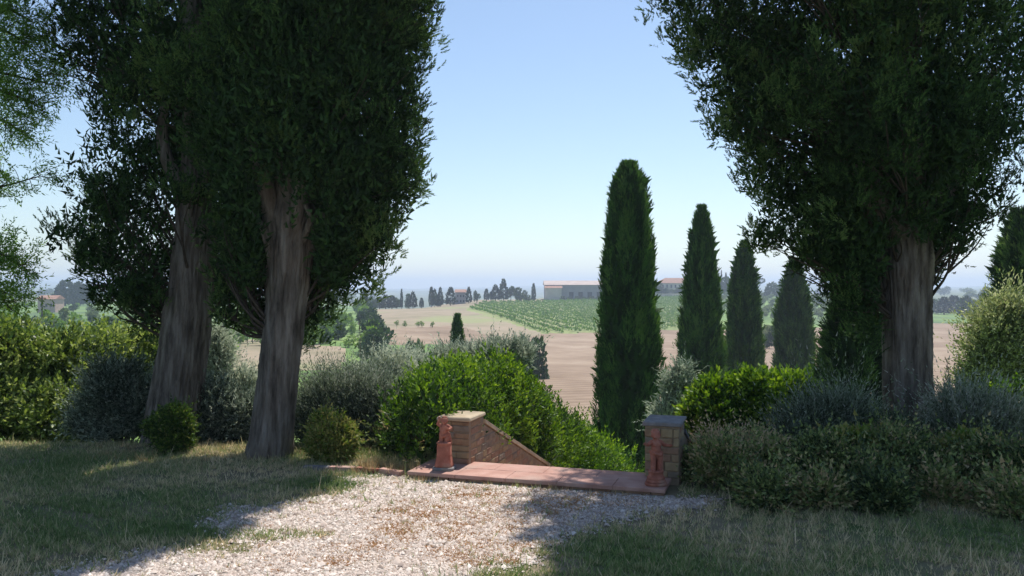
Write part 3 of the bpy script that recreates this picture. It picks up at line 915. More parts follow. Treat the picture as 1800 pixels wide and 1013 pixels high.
def plant_crown(name, parent, loc, blobs, n_shoot, slen, k, llen, lwid, mat, up=0.6, out=0.6, jit=0.35, ang=0.8,
                lo=0.75, hi=1.05, lump=0.12, lumps=4.0, cull=0.8, interior=0.25, tone0=0.5, shape='dia', seed=3, clump=0.22, upcurl=0.0, ground=True, kind=None, thin=0.0, reject=None, tuft=1, tj=0.02, stray=0.05):
    zmin = (lambda x, y: height(x, y) + 0.01) if ground else None
    P, N = sample_blobs(blobs, n_shoot // tuft, lo, hi, cull, lump, lumps, zmin, seed)
    if thin > 0:
        keep = wob(P, 5.0, seed + 5) > (-1 + thin * 1.2) 
        keep |= rng.uniform(0, 1, len(P)) < 0.25
        P, N = P[keep], N[keep]
    if reject is not None:
        k0 = ~reject(P); P, N = P[k0], N[k0]
    D = N * out + np.array([0, 0, up]) + rng.normal(size=P.shape) * jit
    D = unit(D)
    L = slen * rng.uniform(0.5, 1.35, len(P)) * np.where(rng.uniform(0, 1, len(P)) < stray, 1.9, 1.0)
    st = tone0 + clump * wob(P, 2.3, seed + 1) + rng.normal(0, 0.18, len(P))
    if tuft > 1:
        P = np.repeat(P, tuft, 0); D = np.repeat(D, tuft, 0); L = np.repeat(L, tuft) * rng.uniform(.6, 1.15, len(P)); st = np.repeat(st, tuft)
        J = rng.normal(size=P.shape)
        P = P + J * tj
        D = unit(D + J * .28 + rng.normal(size=P.shape) * .08)
    LP, LD = shoots(P, D, L, k, ang, 0.22, upcurl)
    tone = np.repeat(st, k) + rng.normal(0, 0.22, len(LP))
    n = len(LP)
    V, fn, idx = leaves_arrays(LP, LD, llen * rng.uniform(0.6, 1.25, n), lwid * rng.uniform(0.7, 1.2, n), shape)
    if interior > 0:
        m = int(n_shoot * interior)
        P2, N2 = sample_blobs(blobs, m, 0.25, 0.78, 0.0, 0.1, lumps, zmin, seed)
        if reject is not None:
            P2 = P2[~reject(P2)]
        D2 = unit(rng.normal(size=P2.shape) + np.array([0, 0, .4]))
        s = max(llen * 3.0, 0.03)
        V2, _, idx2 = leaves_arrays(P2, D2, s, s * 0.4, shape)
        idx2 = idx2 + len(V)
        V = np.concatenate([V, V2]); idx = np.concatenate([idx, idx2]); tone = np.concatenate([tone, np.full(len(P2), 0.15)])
    me = np_mesh(name, local(V, loc), fn, idx, tone)
    o = link_mesh(name, me, mat, parent)
    if kind: o['kind'] = kind
    return o

def stems_to_blobs(name, parent, loc, base, blobs, mat, r0=0.015, per=3, seed=1):
    r = np.random.default_rng(seed)
    tubes = []
    for b in blobs:
        c = np.array(b[:3]); rr = np.array(b[3:6])
        for i in range(per):
            tgt = c + unit(r.normal(size=3)) * rr * 0.75
            if tgt[2] < base[2] + 0.05: tgt[2] = base[2] + 0.1
            b0 = np.array(base) + np.array([r.normal(0, .05), r.normal(0, .05), -0.03]) + (np.array([c[0], c[1], base[2]]) - np.array(base)) * 0.55
            b0[2] = hz(b0[0], b0[1]) - 0.03
            mid = b0 * 0.5 + tgt * 0.5 + r.normal(0, 0.04, 3)
            pts = spline([b0, mid, tgt], 6)
            tubes.append(tube_arrays(pts, np.linspace(r0, r0 * 0.25, 6), 4))
    V, I = join_tubes(tubes)
    o = link_mesh(name, np_mesh(name, local(V, loc), 4, I, smooth=True), mat, parent)
    o['kind'] = 'stuff'
    return o

def shrub(name, label, cat, Y, specs, style, n, group=None, depth=0.85, twig='twig', **kw):
    """specs: ellipses (px, py, rx, ry[, dY]) measured on the photograph, placed at distance Y"""
    blobs = []
    sl = STYLES[style]['slen'] if 'slen' not in kw else kw['slen']
    for s in specs:
        yy = Y + (s[4] if len(s) > 4 else 0) + (random.uniform(-.28, .3) if style == 'dark' else 0)
        c = W3(s[0], s[1], yy)
        rx, rz = s[2] / F * yy, s[3] / F * yy
        rx = max(rx - .3 * sl, .4 * rx); c[2] -= .25 * sl; rz = max(rz - .25 * sl, .4 * rz)
        blobs.append((c[0], c[1], c[2], rx, max(rx * depth, 0.12) if rx < 1.2 else 1.0, rz))
    cx = np.mean([b[0] for b in blobs]); cy = np.mean([b[1] for b in blobs])
    loc = (cx, cy, hz(cx, cy))
    t = empty(name, loc, label, cat, group)
    st = dict(STYLES[style]); st.update(kw)
    blobs = fractal(blobs, int(abs(specs[0][0])) + 5)
    st['llen'] *= 1.22; st['lwid'] *= 1.38
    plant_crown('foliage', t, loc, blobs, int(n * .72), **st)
    stems_to_blobs('stems', t, loc, loc, blobs[::4], M[twig], 0.012, 3, seed=int(abs(specs[0][0])) + 1)
    return t

STYLES = {
    'laurel': dict(tuft=3, tj=0.03, slen=0.12, k=8, llen=0.048, lwid=0.021, mat=M['hedge'], up=0.9, out=0.6, jit=0.28, lump=0.14, ang=0.75, interior=0.4),
    'mixed': dict(tuft=4, tj=0.05, slen=0.20, k=8, llen=0.052, lwid=0.024, mat=M['hedge_olive'], up=0.6, out=0.6, jit=0.5, lump=0.24, interior=0.35),
    'box': dict(slen=0.08, k=7, llen=0.024, lwid=0.015, mat=M['box'], up=0.5, out=0.8, jit=0.5, lump=0.18, interior=0.6, shape='tri'),
    'dark': dict(tuft=4, tj=0.035, stray=.12, slen=0.16, k=7, llen=0.031, lwid=0.018, mat=M['shade_shrub'], up=0.6, out=0.5, jit=0.8, lump=0.35, lumps=7.0, interior=0.3, shape='tri', clump=.35),
    'silver': dict(tuft=4, tj=0.03, stray=.1, slen=0.20, k=11, llen=0.034, lwid=0.012, mat=M['silver'], up=0.9, out=0.5, jit=0.5, lump=0.25, interior=0.4, shape='tri'),
    'lavender': dict(tuft=3, tj=0.025, stray=.06, slen=0.34, k=12, llen=0.036, lwid=0.009, mat=M['lavender'], up=1.1, out=0.6, jit=0.4, lump=0.25, ang=0.5, interior=0.4, shape='tri'),
    'olive': dict(tuft=4, tj=0.05, stray=.1, slen=0.28, k=9, llen=0.050, lwid=0.016, mat=M['olive'], up=0.8, out=0.6, jit=0.55, lump=0.3, interior=0.3),
}

# the clipped evergreen hedge that follows the stairs down
def stair_hedge():
    blobs = []
    for k, v in enumerate(np.arange(0.9, 15.5, 0.55)):
        u = -0.12 - 0.03 * v
        g = 0.05 - 0.37 * max(v - 0.7, 0)
        top = g + np.interp(v, [0.9, 1.5, 2.2, 3.0, 5.0, 9.0, 14], [0.85, 1.08, 1.32, 1.55, 1.62, 1.66, 1.66]) - 0.05 * math.sin(v * 1.3)
        x, y, _ = uvw(u, v)
        hh = max(top - (g - 0.3), 0.5)
        blobs.append((x, y, top - hh / 2, min(0.40 + .07 * v, .9) + 0.05 * math.sin(k * 2.1), 0.55, hh / 2))
    # bulk that spreads left behind the pillar
    for (px, py, rx, ry, Y) in [(768, 700, 52, 60, 9.9), (780, 725, 55, 62, 9.6), (750, 740, 45, 62, 9.2), (820, 712, 68, 62, 9.9), (868, 708, 70, 68, 10.3), (735, 730, 40, 70, 9.4), (800, 690, 60, 60, 10.2)]:
        c = W3(px, py, Y); blobs.append((c[0], c[1], c[2], rx / F * Y, 0.55, ry / F * Y))
    loc = (-0.9, 9.6, hz(-0.9, 9.6))
    t = empty('evergreen_hedge', loc, 'bright green clipped hedge running down beside the stairs behind the left stone pillar', 'hedge')
    st = dict(STYLES['laurel'])
    nb = fractal([b for b in blobs if b[1] < 15], 9, 9, .22, .40, .93, .74)
    fb = [b for b in blobs if b[1] >= 14]
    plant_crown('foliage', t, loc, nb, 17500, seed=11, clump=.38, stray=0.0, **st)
    st.update(slen=0.22, llen=0.075, lwid=0.03)
    plant_crown('foliage', t, loc, fb, 3600, seed=12, stray=0.0, **st)
    stems_to_blobs('stems', t, loc, loc, nb[:12], M['twig'], 0.02, 2)
stair_hedge()

# left side
shrub('mixed_hedge', 'long yellow green hedge along the left edge of the lawn', 'hedge', 10.6,
      [(-90, 660, 100, 110), (10, 665, 95, 105), (100, 668, 85, 100), (185, 655, 75, 85, .4), (250, 650, 70, 82, .7), (-10, 720, 120, 70, -.5), (110, 720, 90, 65, -.5)], 'mixed', 9500, seed=21, tone0=0.55)
shrub('mixed_hedge', 'tall loose bush with pale tips standing behind the long yellow green hedge', 'hedge', 14.0,
      [(40, 650, 110, 60), (190, 650, 90, 60), (280, 645, 60, 65)], 'mixed', 5000, seed=22, tone0=0.7, llen=0.07, lwid=0.03)
shrub('silver_shrub', 'rounded grey green shrub just left of the leftmost big trunk', 'shrub', 9.3,
      [(200, 708, 66, 68), (240, 715, 50, 60), (155, 735, 30, 40)], 'silver', 6500, seed=23, tone0=0.3)
shrub('silver_shrub', 'grey green shrub low between the two left trunks', 'shrub', 9.2,
      [(385, 730, 55, 62), (425, 740, 40, 52)], 'silver', 5000, seed=24, tone0=0.3)
shrub('silver_shrub', 'tall pale silvery bush seen between the two left trunks', 'shrub', 10.6,
      [(382, 635, 22, 66), (430, 695, 38, 48), (375, 690, 30, 50)], 'silver', 4500, seed=25, tone0=0.75)
shrub('lavender_shrub', 'big upright silver grey shrub right of the second trunk', 'shrub', 9.0,
      [(570, 718, 58, 66), (625, 712, 56, 70), (680, 722, 46, 68), (540, 740, 35, 50)], 'lavender', 10000, seed=26, tone0=0.45, slen=0.36, llen=0.032, lwid=0.007)
shrub('silver_shrub', 'sunlit pale silvery shrub reaching over the left shoulder of the bright hedge', 'shrub', 10.4,
      [(690, 668, 48, 42), (735, 650, 40, 24, .8), (645, 672, 46, 28, .6), (700, 712, 38, 60, -.3)], 'silver', 7000, seed=27, tone0=0.85)
shrub('silver_shrub', 'loose grey green shrub poking up behind the top of the bright hedge', 'shrub', 13.5,
      [(850, 628, 60, 30), (905, 622, 40, 26), (790, 640, 50, 30)], 'silver', 3500, seed=28, tone0=0.7, llen=0.05, lwid=0.014)
shrub('box_bush', 'small round box bush at the foot of the second trunk, right side', 'bush', 7.95,
      [(583, 772, 46, 42)], 'box', 7000, seed=29, tone0=0.75)
shrub('box_bush', 'dark box bush in front of the base of the leftmost big trunk', 'bush', 8.35,
      [(303, 752, 38, 40)], 'box', 4500, seed=30, tone0=0.3)
shrub('laurel_bush', 'dark leafy bush in shade directly left of the stone pillar', 'bush', 8.6,
      [(705, 768, 28, 38), (742, 758, 32, 50), (672, 782, 16, 24)], 'dark', 3000, seed=31, tone0=0.5, llen=0.045)

# right side bed
shrub('laurel_bush', 'bright green leafy shrub behind the right pillar with sunlit left edge', 'bush', 9.2,
      [(1258, 715, 56, 62), (1320, 712, 75, 64), (1392, 712, 52, 60), (1232, 745, 38, 45), (1290, 755, 60, 40)], 'laurel', 9500, seed=32, llen=0.05, lwid=0.022, tone0=0.6, mat=M['hedge'], lump=0.22, jit=0.35)
shrub('lavender_shrub', 'spiky grey lavender in the middle of the right bed', 'shrub', 8.3,
      [(1428, 775, 44, 68), (1474, 760, 46, 68), (1508, 778, 36, 54), (1394, 785, 26, 42)], 'lavender', 9500, seed=33, tone0=0.45)
shrub('lavender_shrub', 'low lavender clump right at the foot of the rightmost big trunk', 'shrub', 8.0,
      [(1570, 790, 34, 34), (1615, 805, 30, 24)], 'lavender', 3500, seed=44, tone0=0.3, slen=.26)
shrub('lavender_shrub', 'bluish grey lavender right of the rightmost big trunk', 'shrub', 8.0,
      [(1690, 745, 46, 58), (1740, 775, 60, 60), (1795, 790, 50, 62)], 'lavender', 7500, seed=34, tone0=0.4)
shrub('ground_cover_shrub', 'low brownish green shrub spilling beside the right pillar onto the lawn edge', 'shrub', 6.95,
      [(1225, 837, 44, 32), (1270, 822, 38, 38), (1320, 842, 50, 30), (1195, 853, 24, 14), (1350, 819, 30, 32)], 'dark', 9500, seed=35, tone0=0.6, llen=0.028, lwid=0.016)
shrub('ground_cover_shrub', 'low green brown shrub in the centre front of the right bed', 'shrub', 6.85,
      [(1395, 845, 40, 28), (1440, 822, 40, 50), (1490, 852, 45, 28), (1535, 842, 36, 36)], 'dark', 9000, seed=36, tone0=0.5, llen=0.028, lwid=0.016)
shrub('ground_cover_shrub', 'dark rambling shrub in front of the rightmost big trunk', 'shrub', 7.1,
      [(1575, 822, 42, 58), (1622, 845, 44, 38), (1560, 787, 30, 30, 0.5), (1655, 819, 30, 32, 0.3)], 'dark', 8500, seed=37, tone0=0.35, llen=0.03, lwid=0.016)
shrub('ground_cover_shrub', 'dark green shrub filling the right end of the bed at the frame edge', 'shrub', 6.75,
      [(1690, 852, 50, 42), (1735, 832, 40, 54), (1785, 862, 46, 44), (1825, 842, 46, 68)], 'dark', 9000, seed=38, tone0=0.5, llen=0.03, lwid=0.016)
shrub('leafy_plant', 'broad leaved green plant rising among the low shrubs of the right bed', 'plant', 7.3,
      [(1500, 797, 26, 32), (1530, 807, 22, 26)], 'box', 1800, seed=45, tone0=0.8, llen=.05, lwid=.03, slen=.14)
shrub('leafy_plant', 'bright green plant among the dark shrubs right of the big trunk', 'plant', 7.2,
      [(1700, 807, 26, 32), (1672, 822, 20, 22)], 'box', 1700, seed=46, tone0=0.9, llen=.045, lwid=.028, slen=.14)
shrub('woody_shrub', 'brownish twiggy shrub between bright green bush and lavender', 'shrub', 7.7,
      [(1300, 792, 40, 22), (1350, 797, 36, 26), (1260, 797, 34, 20)], 'dark', 4500, seed=47, tone0=0.85, llen=.03, lwid=.014)
shrub('olive_bush', 'large pale yellow green bush at the right edge in sunlight', 'bush', 12.5,
      [(1755, 610, 58, 95), (1800, 580, 60, 85), (1735, 680, 50, 60), (1810, 690, 70, 70), (1718, 650, 28, 40)], 'olive', 7500, seed=39, tone0=0.6)
shrub('laurel_bush', 'green bush low behind the grey lavender at the right edge', 'bush', 9.4,
      [(1780, 720, 55, 45), (1830, 730, 50, 60)], 'laurel', 3000, seed=40, tone0=0.5)
shrub('silver_shrub', 'small grey green shrub between the two tallest background cypresses', 'shrub', 15.0,
      [(1187, 700, 24, 50), (1200, 680, 16, 50), (1170, 735, 26, 30)], 'silver', 2600, seed=41, tone0=0.6, llen=0.05, lwid=0.016)

for i, (px, py, w, h, Y, st, lab) in enumerate([
        (1255, 868, 20, 16, 6.55, 'dark', 'tiny trailing plant on the lawn edge right of the landing slab'),
        (1338, 866, 26, 20, 6.45, 'dark', 'small trailing plant at the front of the right bed, near its left end'),
        (1432, 872, 30, 20, 6.35, 'dark', 'low tuft of plants bulging onto the lawn below the grey lavender'),
        (1555, 874, 34, 24, 6.3, 'dark', 'low plant bulging onto the lawn below the big right trunk'),
        (1655, 878, 30, 24, 6.25, 'dark', 'low plant on the lawn edge right of the big right trunk'),
        (1765, 884, 36, 30, 6.15, 'dark', 'dark low plant at the bottom right end of the bed')]):
    shrub('trailing_plant', lab, 'plant', Y, [(px, py, w, h), (px + w * .7, py + 4, w * .6, h * .7)], st, 1300, group='low plants on the front edge of the right bed', tone0=0.35 + .1 * (i % 3), seed=60 + i)

# single dry stalks that stick up against the fields
def stalks():
    for i, (px, py0, py1, Y, lab) in enumerate([(628, 690, 560, 9.6, 'thin bare upright stalk right of the second trunk, taller one'), (652, 680, 590, 9.8, 'thin bare upright stalk above the silver shrub, shorter one'), (1672, 740, 632, 8.6, 'thin dry leaning stalk against the ploughed field beside the pale bush')]):
        a, b = W3(px, py0, Y), W3(px + (4 if i < 2 else -8), py1, Y)
        t = empty('dry_stalk', tuple(a), lab, 'plant', 'dry stalks above the shrubs')
        tubes = [tube_arrays(spline([a, (a + b) / 2 + np.array([.02, 0, 0]), b], 8), np.linspace(.006, .0025, 8), 5)]
        V, I = join_tubes(tubes)
        link_mesh('stem', np_mesh('stem', local(V, a), 4, I), M['twig_pale'], t)
        n = 26
        f = rng.uniform(.2, 1, n)
        P = a + (b - a) * f[:, None]; D = unit(rng.normal(size=(n, 3)) * .6 + np.array([0, 0, .8]))
        V, k, idx = leaves_arrays(P, D, .05, .013)
        link_mesh('leaves', np_mesh('leaves', local(V, a), k, idx, rng.uniform(0, 1, n)), M['silver'] if i < 2 else M['dead'], t)
stalks()

# ------------------------------------------------------------------ the three big cypresses
def big_cypress(label, Y, base_px, trunk_pts, trunk_w, env, ztop, seed, shoots_n, limbs, blob_r=(0.20, 0.36), nblob=110, thin=0.0, tone0=0.45, zc=5.0, density=1.0, clear=None, upper=1.0, ushift=0.0, deep=1.0, back=0.0, extra=()):
    """trunk_pts: (px, py) up the trunk; env: (py, left px, right px) outline of the crown at distance Y"""
    bx = (base_px - CX) / F * Y
    gz = hz(bx, Y)
    loc = (bx, Y, gz)
    t = empty('cypress_tree', loc, label, 'tree', 'big cypress trees framing the view')
    r = np.random.default_rng(seed)
    pts = [W3(px, py, Y) for px, py in trunk_pts]
    pts[0][2] = gz - 0.15
    sp = spline(pts, 150)
    wd = np.interp(np.linspace(0, 1, 150), np.linspace(0, 1, len(trunk_w)), trunk_w) / F * Y / 2
    V, I = tube_arrays(sp, wd, 150, 0.022, 11, seed, ridges=0.11)
    link_mesh('trunk', np_mesh('trunk', local(V, loc), 4, I, smooth=True), M['bark'], t)
    for (lp, w0, w1) in limbs:
        q = spline([W3(a, b, Y + d) for a, b, d in lp], 16)
        V, I = tube_arrays(q, np.linspace(w0, w1, 16) / F * Y / 2, 14, 0.05, 6, seed + len(lp))
        link_mesh('limb', np_mesh('limb', local(V, loc), 4, I, smooth=True), M['bark'], t)
    # crown blobs
    ez = np.array([EYE - (e[0] - CY) / F * Y for e in env]); el = np.array([(e[1] - CX) / F * Y for e in env]); er = np.array([(e[2] - CX) / F * Y for e in env])
    o = np.argsort(ez); ez, el, er = ez[o], el[o], er[o]
    zb = ez[0]
    blobs = []
    for i in range(nblob):
        z = r.uniform(zb + 0.1, zc + 0.45)
        xl, xr = np.interp(z, ez, el), np.interp(z, ez, er)
        c = (xl + xr) / 2; a = max((xr - xl) / 2, 0.25)
        rb = min(r.uniform(*blob_r), a * 0.7)
        th = r.uniform(0, 6.28)
        rho = (r.uniform(0.55, 1.0)) if r.random() < 0.8 else r.uniform(0, .6)
        if i % 4 == 0: th = (0 if r.random() < .5 else math.pi) + r.normal(0, .35); rho = 1.0      # keep the outline full
        dz = 0.9 + r.random() * 0.9
        blobs.append((c + math.cos(th) * (a - rb) * rho, Y + back * .6 + math.sin(th) * (a * 0.88 * (1 + (deep - 1) * .5) - rb) * rho, z, rb, rb * 0.95, rb * dz))
    for (ex, ey, erx, ery, edy) in extra:
        c = W3(ex, ey, Y + edy)
        for q in range(3):
            blobs.append((c[0] + r.normal(0, .3) * erx / F * Y, c[1] + r.normal(0, .12), c[2] + r.normal(0, .3) * ery / F * Y, erx / F * Y * .75, erx / F * Y * .7, ery / F * Y * .75))
    def shows_trunk(P):
        # the bark is bare in front: no twigs between the lower trunk and the lawn side
        yy = np.maximum(P[:, 1], .1)
        a = CX + F * P[:, 0] / yy; b = CY + F * (EYE - P[:, 2]) / yy
        edge = clear[2] + 26 * np.sin(a * .09) + 14 * np.sin(a * .31 + 1)
        return (P[:, 1] < Y + .15) & (a > clear[0]) & (a < clear[1]) & (b > edge)
    blobs = [b for b in blobs if not shows_trunk(np.array([[b[0], b[1], b[2] + .1]]))[0]]
    # branches from the trunk axis to the blobs
    tubes = []
    top = sp[-1]
    for b in blobs[::2]:
        tz = min(max(b[2] - 0.7 - r.random() * .5, zb - .1), top[2])
        k = int(np.argmin(abs(sp[:, 2] - tz)))
        s = sp[k]
        e = np.array(b[:3]) + np.array([0, 0, b[5] * .4])
        mid = s * .5 + e * .5 + np.array([r.normal(0, .08), r.normal(0, .08), -.08])
        tubes.append(tube_arrays(spline([s, mid, e], 8), np.linspace(0.02, 0.005, 8), 5))
        for q in range(3):
            e2 = np.array(b[:3]) + unit(r.normal(size=3)) * np.array(b[3:6]) * .9
            tubes.append(tube_arrays(spline([mid, (mid + e2) / 2 + r.normal(0, .04, 3), e2], 6), np.linspace(0.012, 0.003, 6), 4))
    V, I = join_tubes(tubes)
    o = link_mesh('branches', np_mesh('branches', local(V, loc), 4, I, smooth=True), M['twig'], t)
    o['kind'] = 'stuff'
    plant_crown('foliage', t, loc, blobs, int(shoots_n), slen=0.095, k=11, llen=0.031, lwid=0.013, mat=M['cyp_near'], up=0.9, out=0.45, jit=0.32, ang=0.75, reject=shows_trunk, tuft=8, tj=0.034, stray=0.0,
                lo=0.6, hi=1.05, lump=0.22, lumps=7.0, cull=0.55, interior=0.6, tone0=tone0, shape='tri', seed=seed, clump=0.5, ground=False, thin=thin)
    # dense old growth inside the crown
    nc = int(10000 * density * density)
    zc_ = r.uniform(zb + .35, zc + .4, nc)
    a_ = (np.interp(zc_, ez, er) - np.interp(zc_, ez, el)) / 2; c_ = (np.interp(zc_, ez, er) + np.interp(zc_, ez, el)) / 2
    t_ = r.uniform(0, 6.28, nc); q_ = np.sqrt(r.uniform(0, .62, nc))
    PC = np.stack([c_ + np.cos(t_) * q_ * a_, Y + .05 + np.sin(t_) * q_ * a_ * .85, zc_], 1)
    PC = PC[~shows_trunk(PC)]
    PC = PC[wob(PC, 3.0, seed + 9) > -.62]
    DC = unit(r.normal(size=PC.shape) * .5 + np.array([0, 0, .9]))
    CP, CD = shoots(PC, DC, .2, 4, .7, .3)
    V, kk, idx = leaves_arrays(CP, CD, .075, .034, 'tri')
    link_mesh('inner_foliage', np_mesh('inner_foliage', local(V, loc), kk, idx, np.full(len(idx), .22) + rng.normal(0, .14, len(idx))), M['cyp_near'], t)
    # upper crown unseen above the frame, coarser, shaped for its shadow on the lawn
    ub = []
    a0 = (np.interp(zc, ez, er) - np.interp(zc, ez, el)) / 2; c0 = (np.interp(zc, ez, er) + np.interp(zc, ez, el)) / 2
    for i in range(90):
        z = r.uniform(zc + 0.75, ztop - .5)
        f = (z - zc) / (ztop - zc)
        a = a0 * (1 - f ** 1.8) * upper + 0.15
        th = r.uniform(0, 6.28); rb = min(.55, a * .6)
        c = c0 + (bx - c0) * f + ushift
        blobs_r = (c + math.cos(th) * (a - rb) * .95, Y + back + math.sin(th) * (a * .9 * deep - rb) * .95, z, rb, rb, rb * 1.7)
        ub.append(blobs_r)
    plant_crown('foliage', t, loc, ub, 5200, slen=0.4, k=5, llen=0.30, lwid=0.10, mat=M['cyp_near'], up=1.2, out=0.3, jit=0.2, stray=0.0, lo=0.4, hi=1.0, cull=0.4, interior=0.0, tone0=.45, shape='tri', seed=seed + 1, ground=False)
    tubes = [tube_arrays(spline([top, np.array([c0 * .5 + top[0] * .5, Y, (zc + ztop) / 2]), np.array([c0, Y, ztop - 1])], 14), np.linspace(wd[-1], .03, 14), 12)]
    V, I = join_tubes(tubes)
    link_mesh('upper_trunk', np_mesh('upper_trunk', local(V, loc), 4, I, smooth=True), M['bark'], t)
    return t

big_cypress('big old cypress with the leftmost of the three massive trunks, leaning right', 9.0, 300,
            [(300, 800), (305, 740), (322, 620), (338, 500), (346, 400), (348, 300), (345, 180)], [100, 90, 82, 76, 68, 54, 40],
            [(-60, 60, 420), (60, 75, 430), (150, 115, 430), (225, 140, 430), (300, 78, 440), (400, 80, 440), (470, 100, 440), (530, 150, 450), (575, 230, 440), (590, 380, 430)], 12.0, 101, 20000,
            [([(346, 400, 0), (330, 345, -.1), (302, 300, -.15), (285, 245, -.2), (290, 180, -.2)], 34, 14), ([(335, 540, 0), (290, 520, .05), (230, 525, .1), (180, 500, .1)], 20, 6), ([(345, 430, 0), (370, 350, .2), (385, 250, .3)], 34, 16)],
            (0.16, 0.32), 120, thin=0.45, tone0=0.4, density=0.5, clear=(292, 385, 365), upper=1.05, deep=1.5, back=.7, ushift=.4, extra=[(345, 120, 62, 90, -.75), (300, 60, 60, 90, -.7), (372, 240, 48, 80, -.6), (340, 330, 40, 40, -.55), (240, 150, 50, 80, -.3), (395, 480, 36, 60, .5), (115, 10, 45, 60, 0), (110, 90, 38, 50, 0), (175, 455, 42, 46, 0), (235, 515, 38, 42, 0), (130, 410, 32, 40, 0), (270, 440, 35, 50, .3), (180, 520, 28, 26, .1)])
big_cypress('big dense cypress with the pale forked trunk, right one of the left pair', 8.2, 475,
            [(468, 812), (476, 770), (488, 660), (502, 540), (510, 440), (514, 380), (512, 300), (510, 200)], [84, 72, 66, 66, 76, 86, 54, 36],
            [(-60, 330, 790), (60, 325, 760), (150, 318, 748), (250, 315, 752), (330, 330, 752), (380, 350, 742), (430, 370, 700), (480, 385, 655), (530, 400, 590), (575, 400, 470)], 12.5, 102, 28000,
            [([(490, 420, -.05), (478, 370, -.12), (465, 320, -.2), (440, 240, -.3)], 46, 18), ([(515, 420, -.08), (522, 370, -.15), (528, 310, -.2), (530, 230, -.2)], 44, 16), ([(540, 440, 0), (552, 400, -.05), (575, 365, -.05), (600, 300, 0)], 30, 12), ([(480, 460, -.1), (462, 400, -.2), (440, 372, -.25)], 18, 5), ([(530, 430, -.1), (545, 385, -.25), (536, 360, -.3)], 12, 6)],
            (0.20, 0.32), 165, tone0=0.5, density=1.3, clear=(452, 560, 372), deep=1.35, back=.5, extra=[(415, 430, 42, 60, .35), (410, 510, 40, 50, .4), (420, 470, 44, 55, .2), (405, 560, 32, 30, .4), (445, 540, 30, 40, .5), (600, 440, 42, 55, .2), (660, 420, 42, 45, 0), (560, 500, 30, 50, .35), (380, 400, 35, 50, .2)])
big_cypress('huge spreading cypress with thick grey trunk on the right side', 9.0, 1597,
            [(1600, 800), (1598, 740), (1595, 640), (1594, 540), (1593, 460), (1590, 400), (1592, 320), (1600, 200)], [88, 82, 78, 78, 84, 84, 60, 42],
            [(-60, 1095, 1860), (10, 1135, 1860), (60, 1195, 1860), (140, 1205, 1860), (200, 1225, 1850), (260, 1270, 1840), (310, 1300, 1790), (350, 1318, 1755), (400, 1318, 1715), (440, 1325, 1690), (480, 1400, 1665), (520, 1440, 1640), (560, 1520, 1590)], 12.0, 103, 34000,
            [([(1585, 430, 0), (1550, 365, -.2), (1510, 300, -.35), (1480, 240, -.4), (1470, 120, -.4)], 64, 26), ([(1605, 420, 0), (1640, 370, -.1), (1690, 300, -.1), (1730, 220, -.1)], 50, 18), ([(1590, 400, 0), (1600, 320, -.2), (1620, 200, -.2)], 50, 24)],
            (0.22, 0.38), 190, tone0=0.42, density=1.0, clear=(1548, 1645, 405), upper=.88, ushift=.12, extra=[(1350, 420, 38, 34, 0), (1410, 450, 45, 38, .1), (1470, 450, 50, 48, .1), (1500, 510, 38, 48, .25), (1535, 560, 26, 42, .4), (1535, 440, 36, 60, .3), (1665, 430, 30, 44, .1), (1650, 480, 16, 30, .2), (1720, 380, 35, 38, 0)])

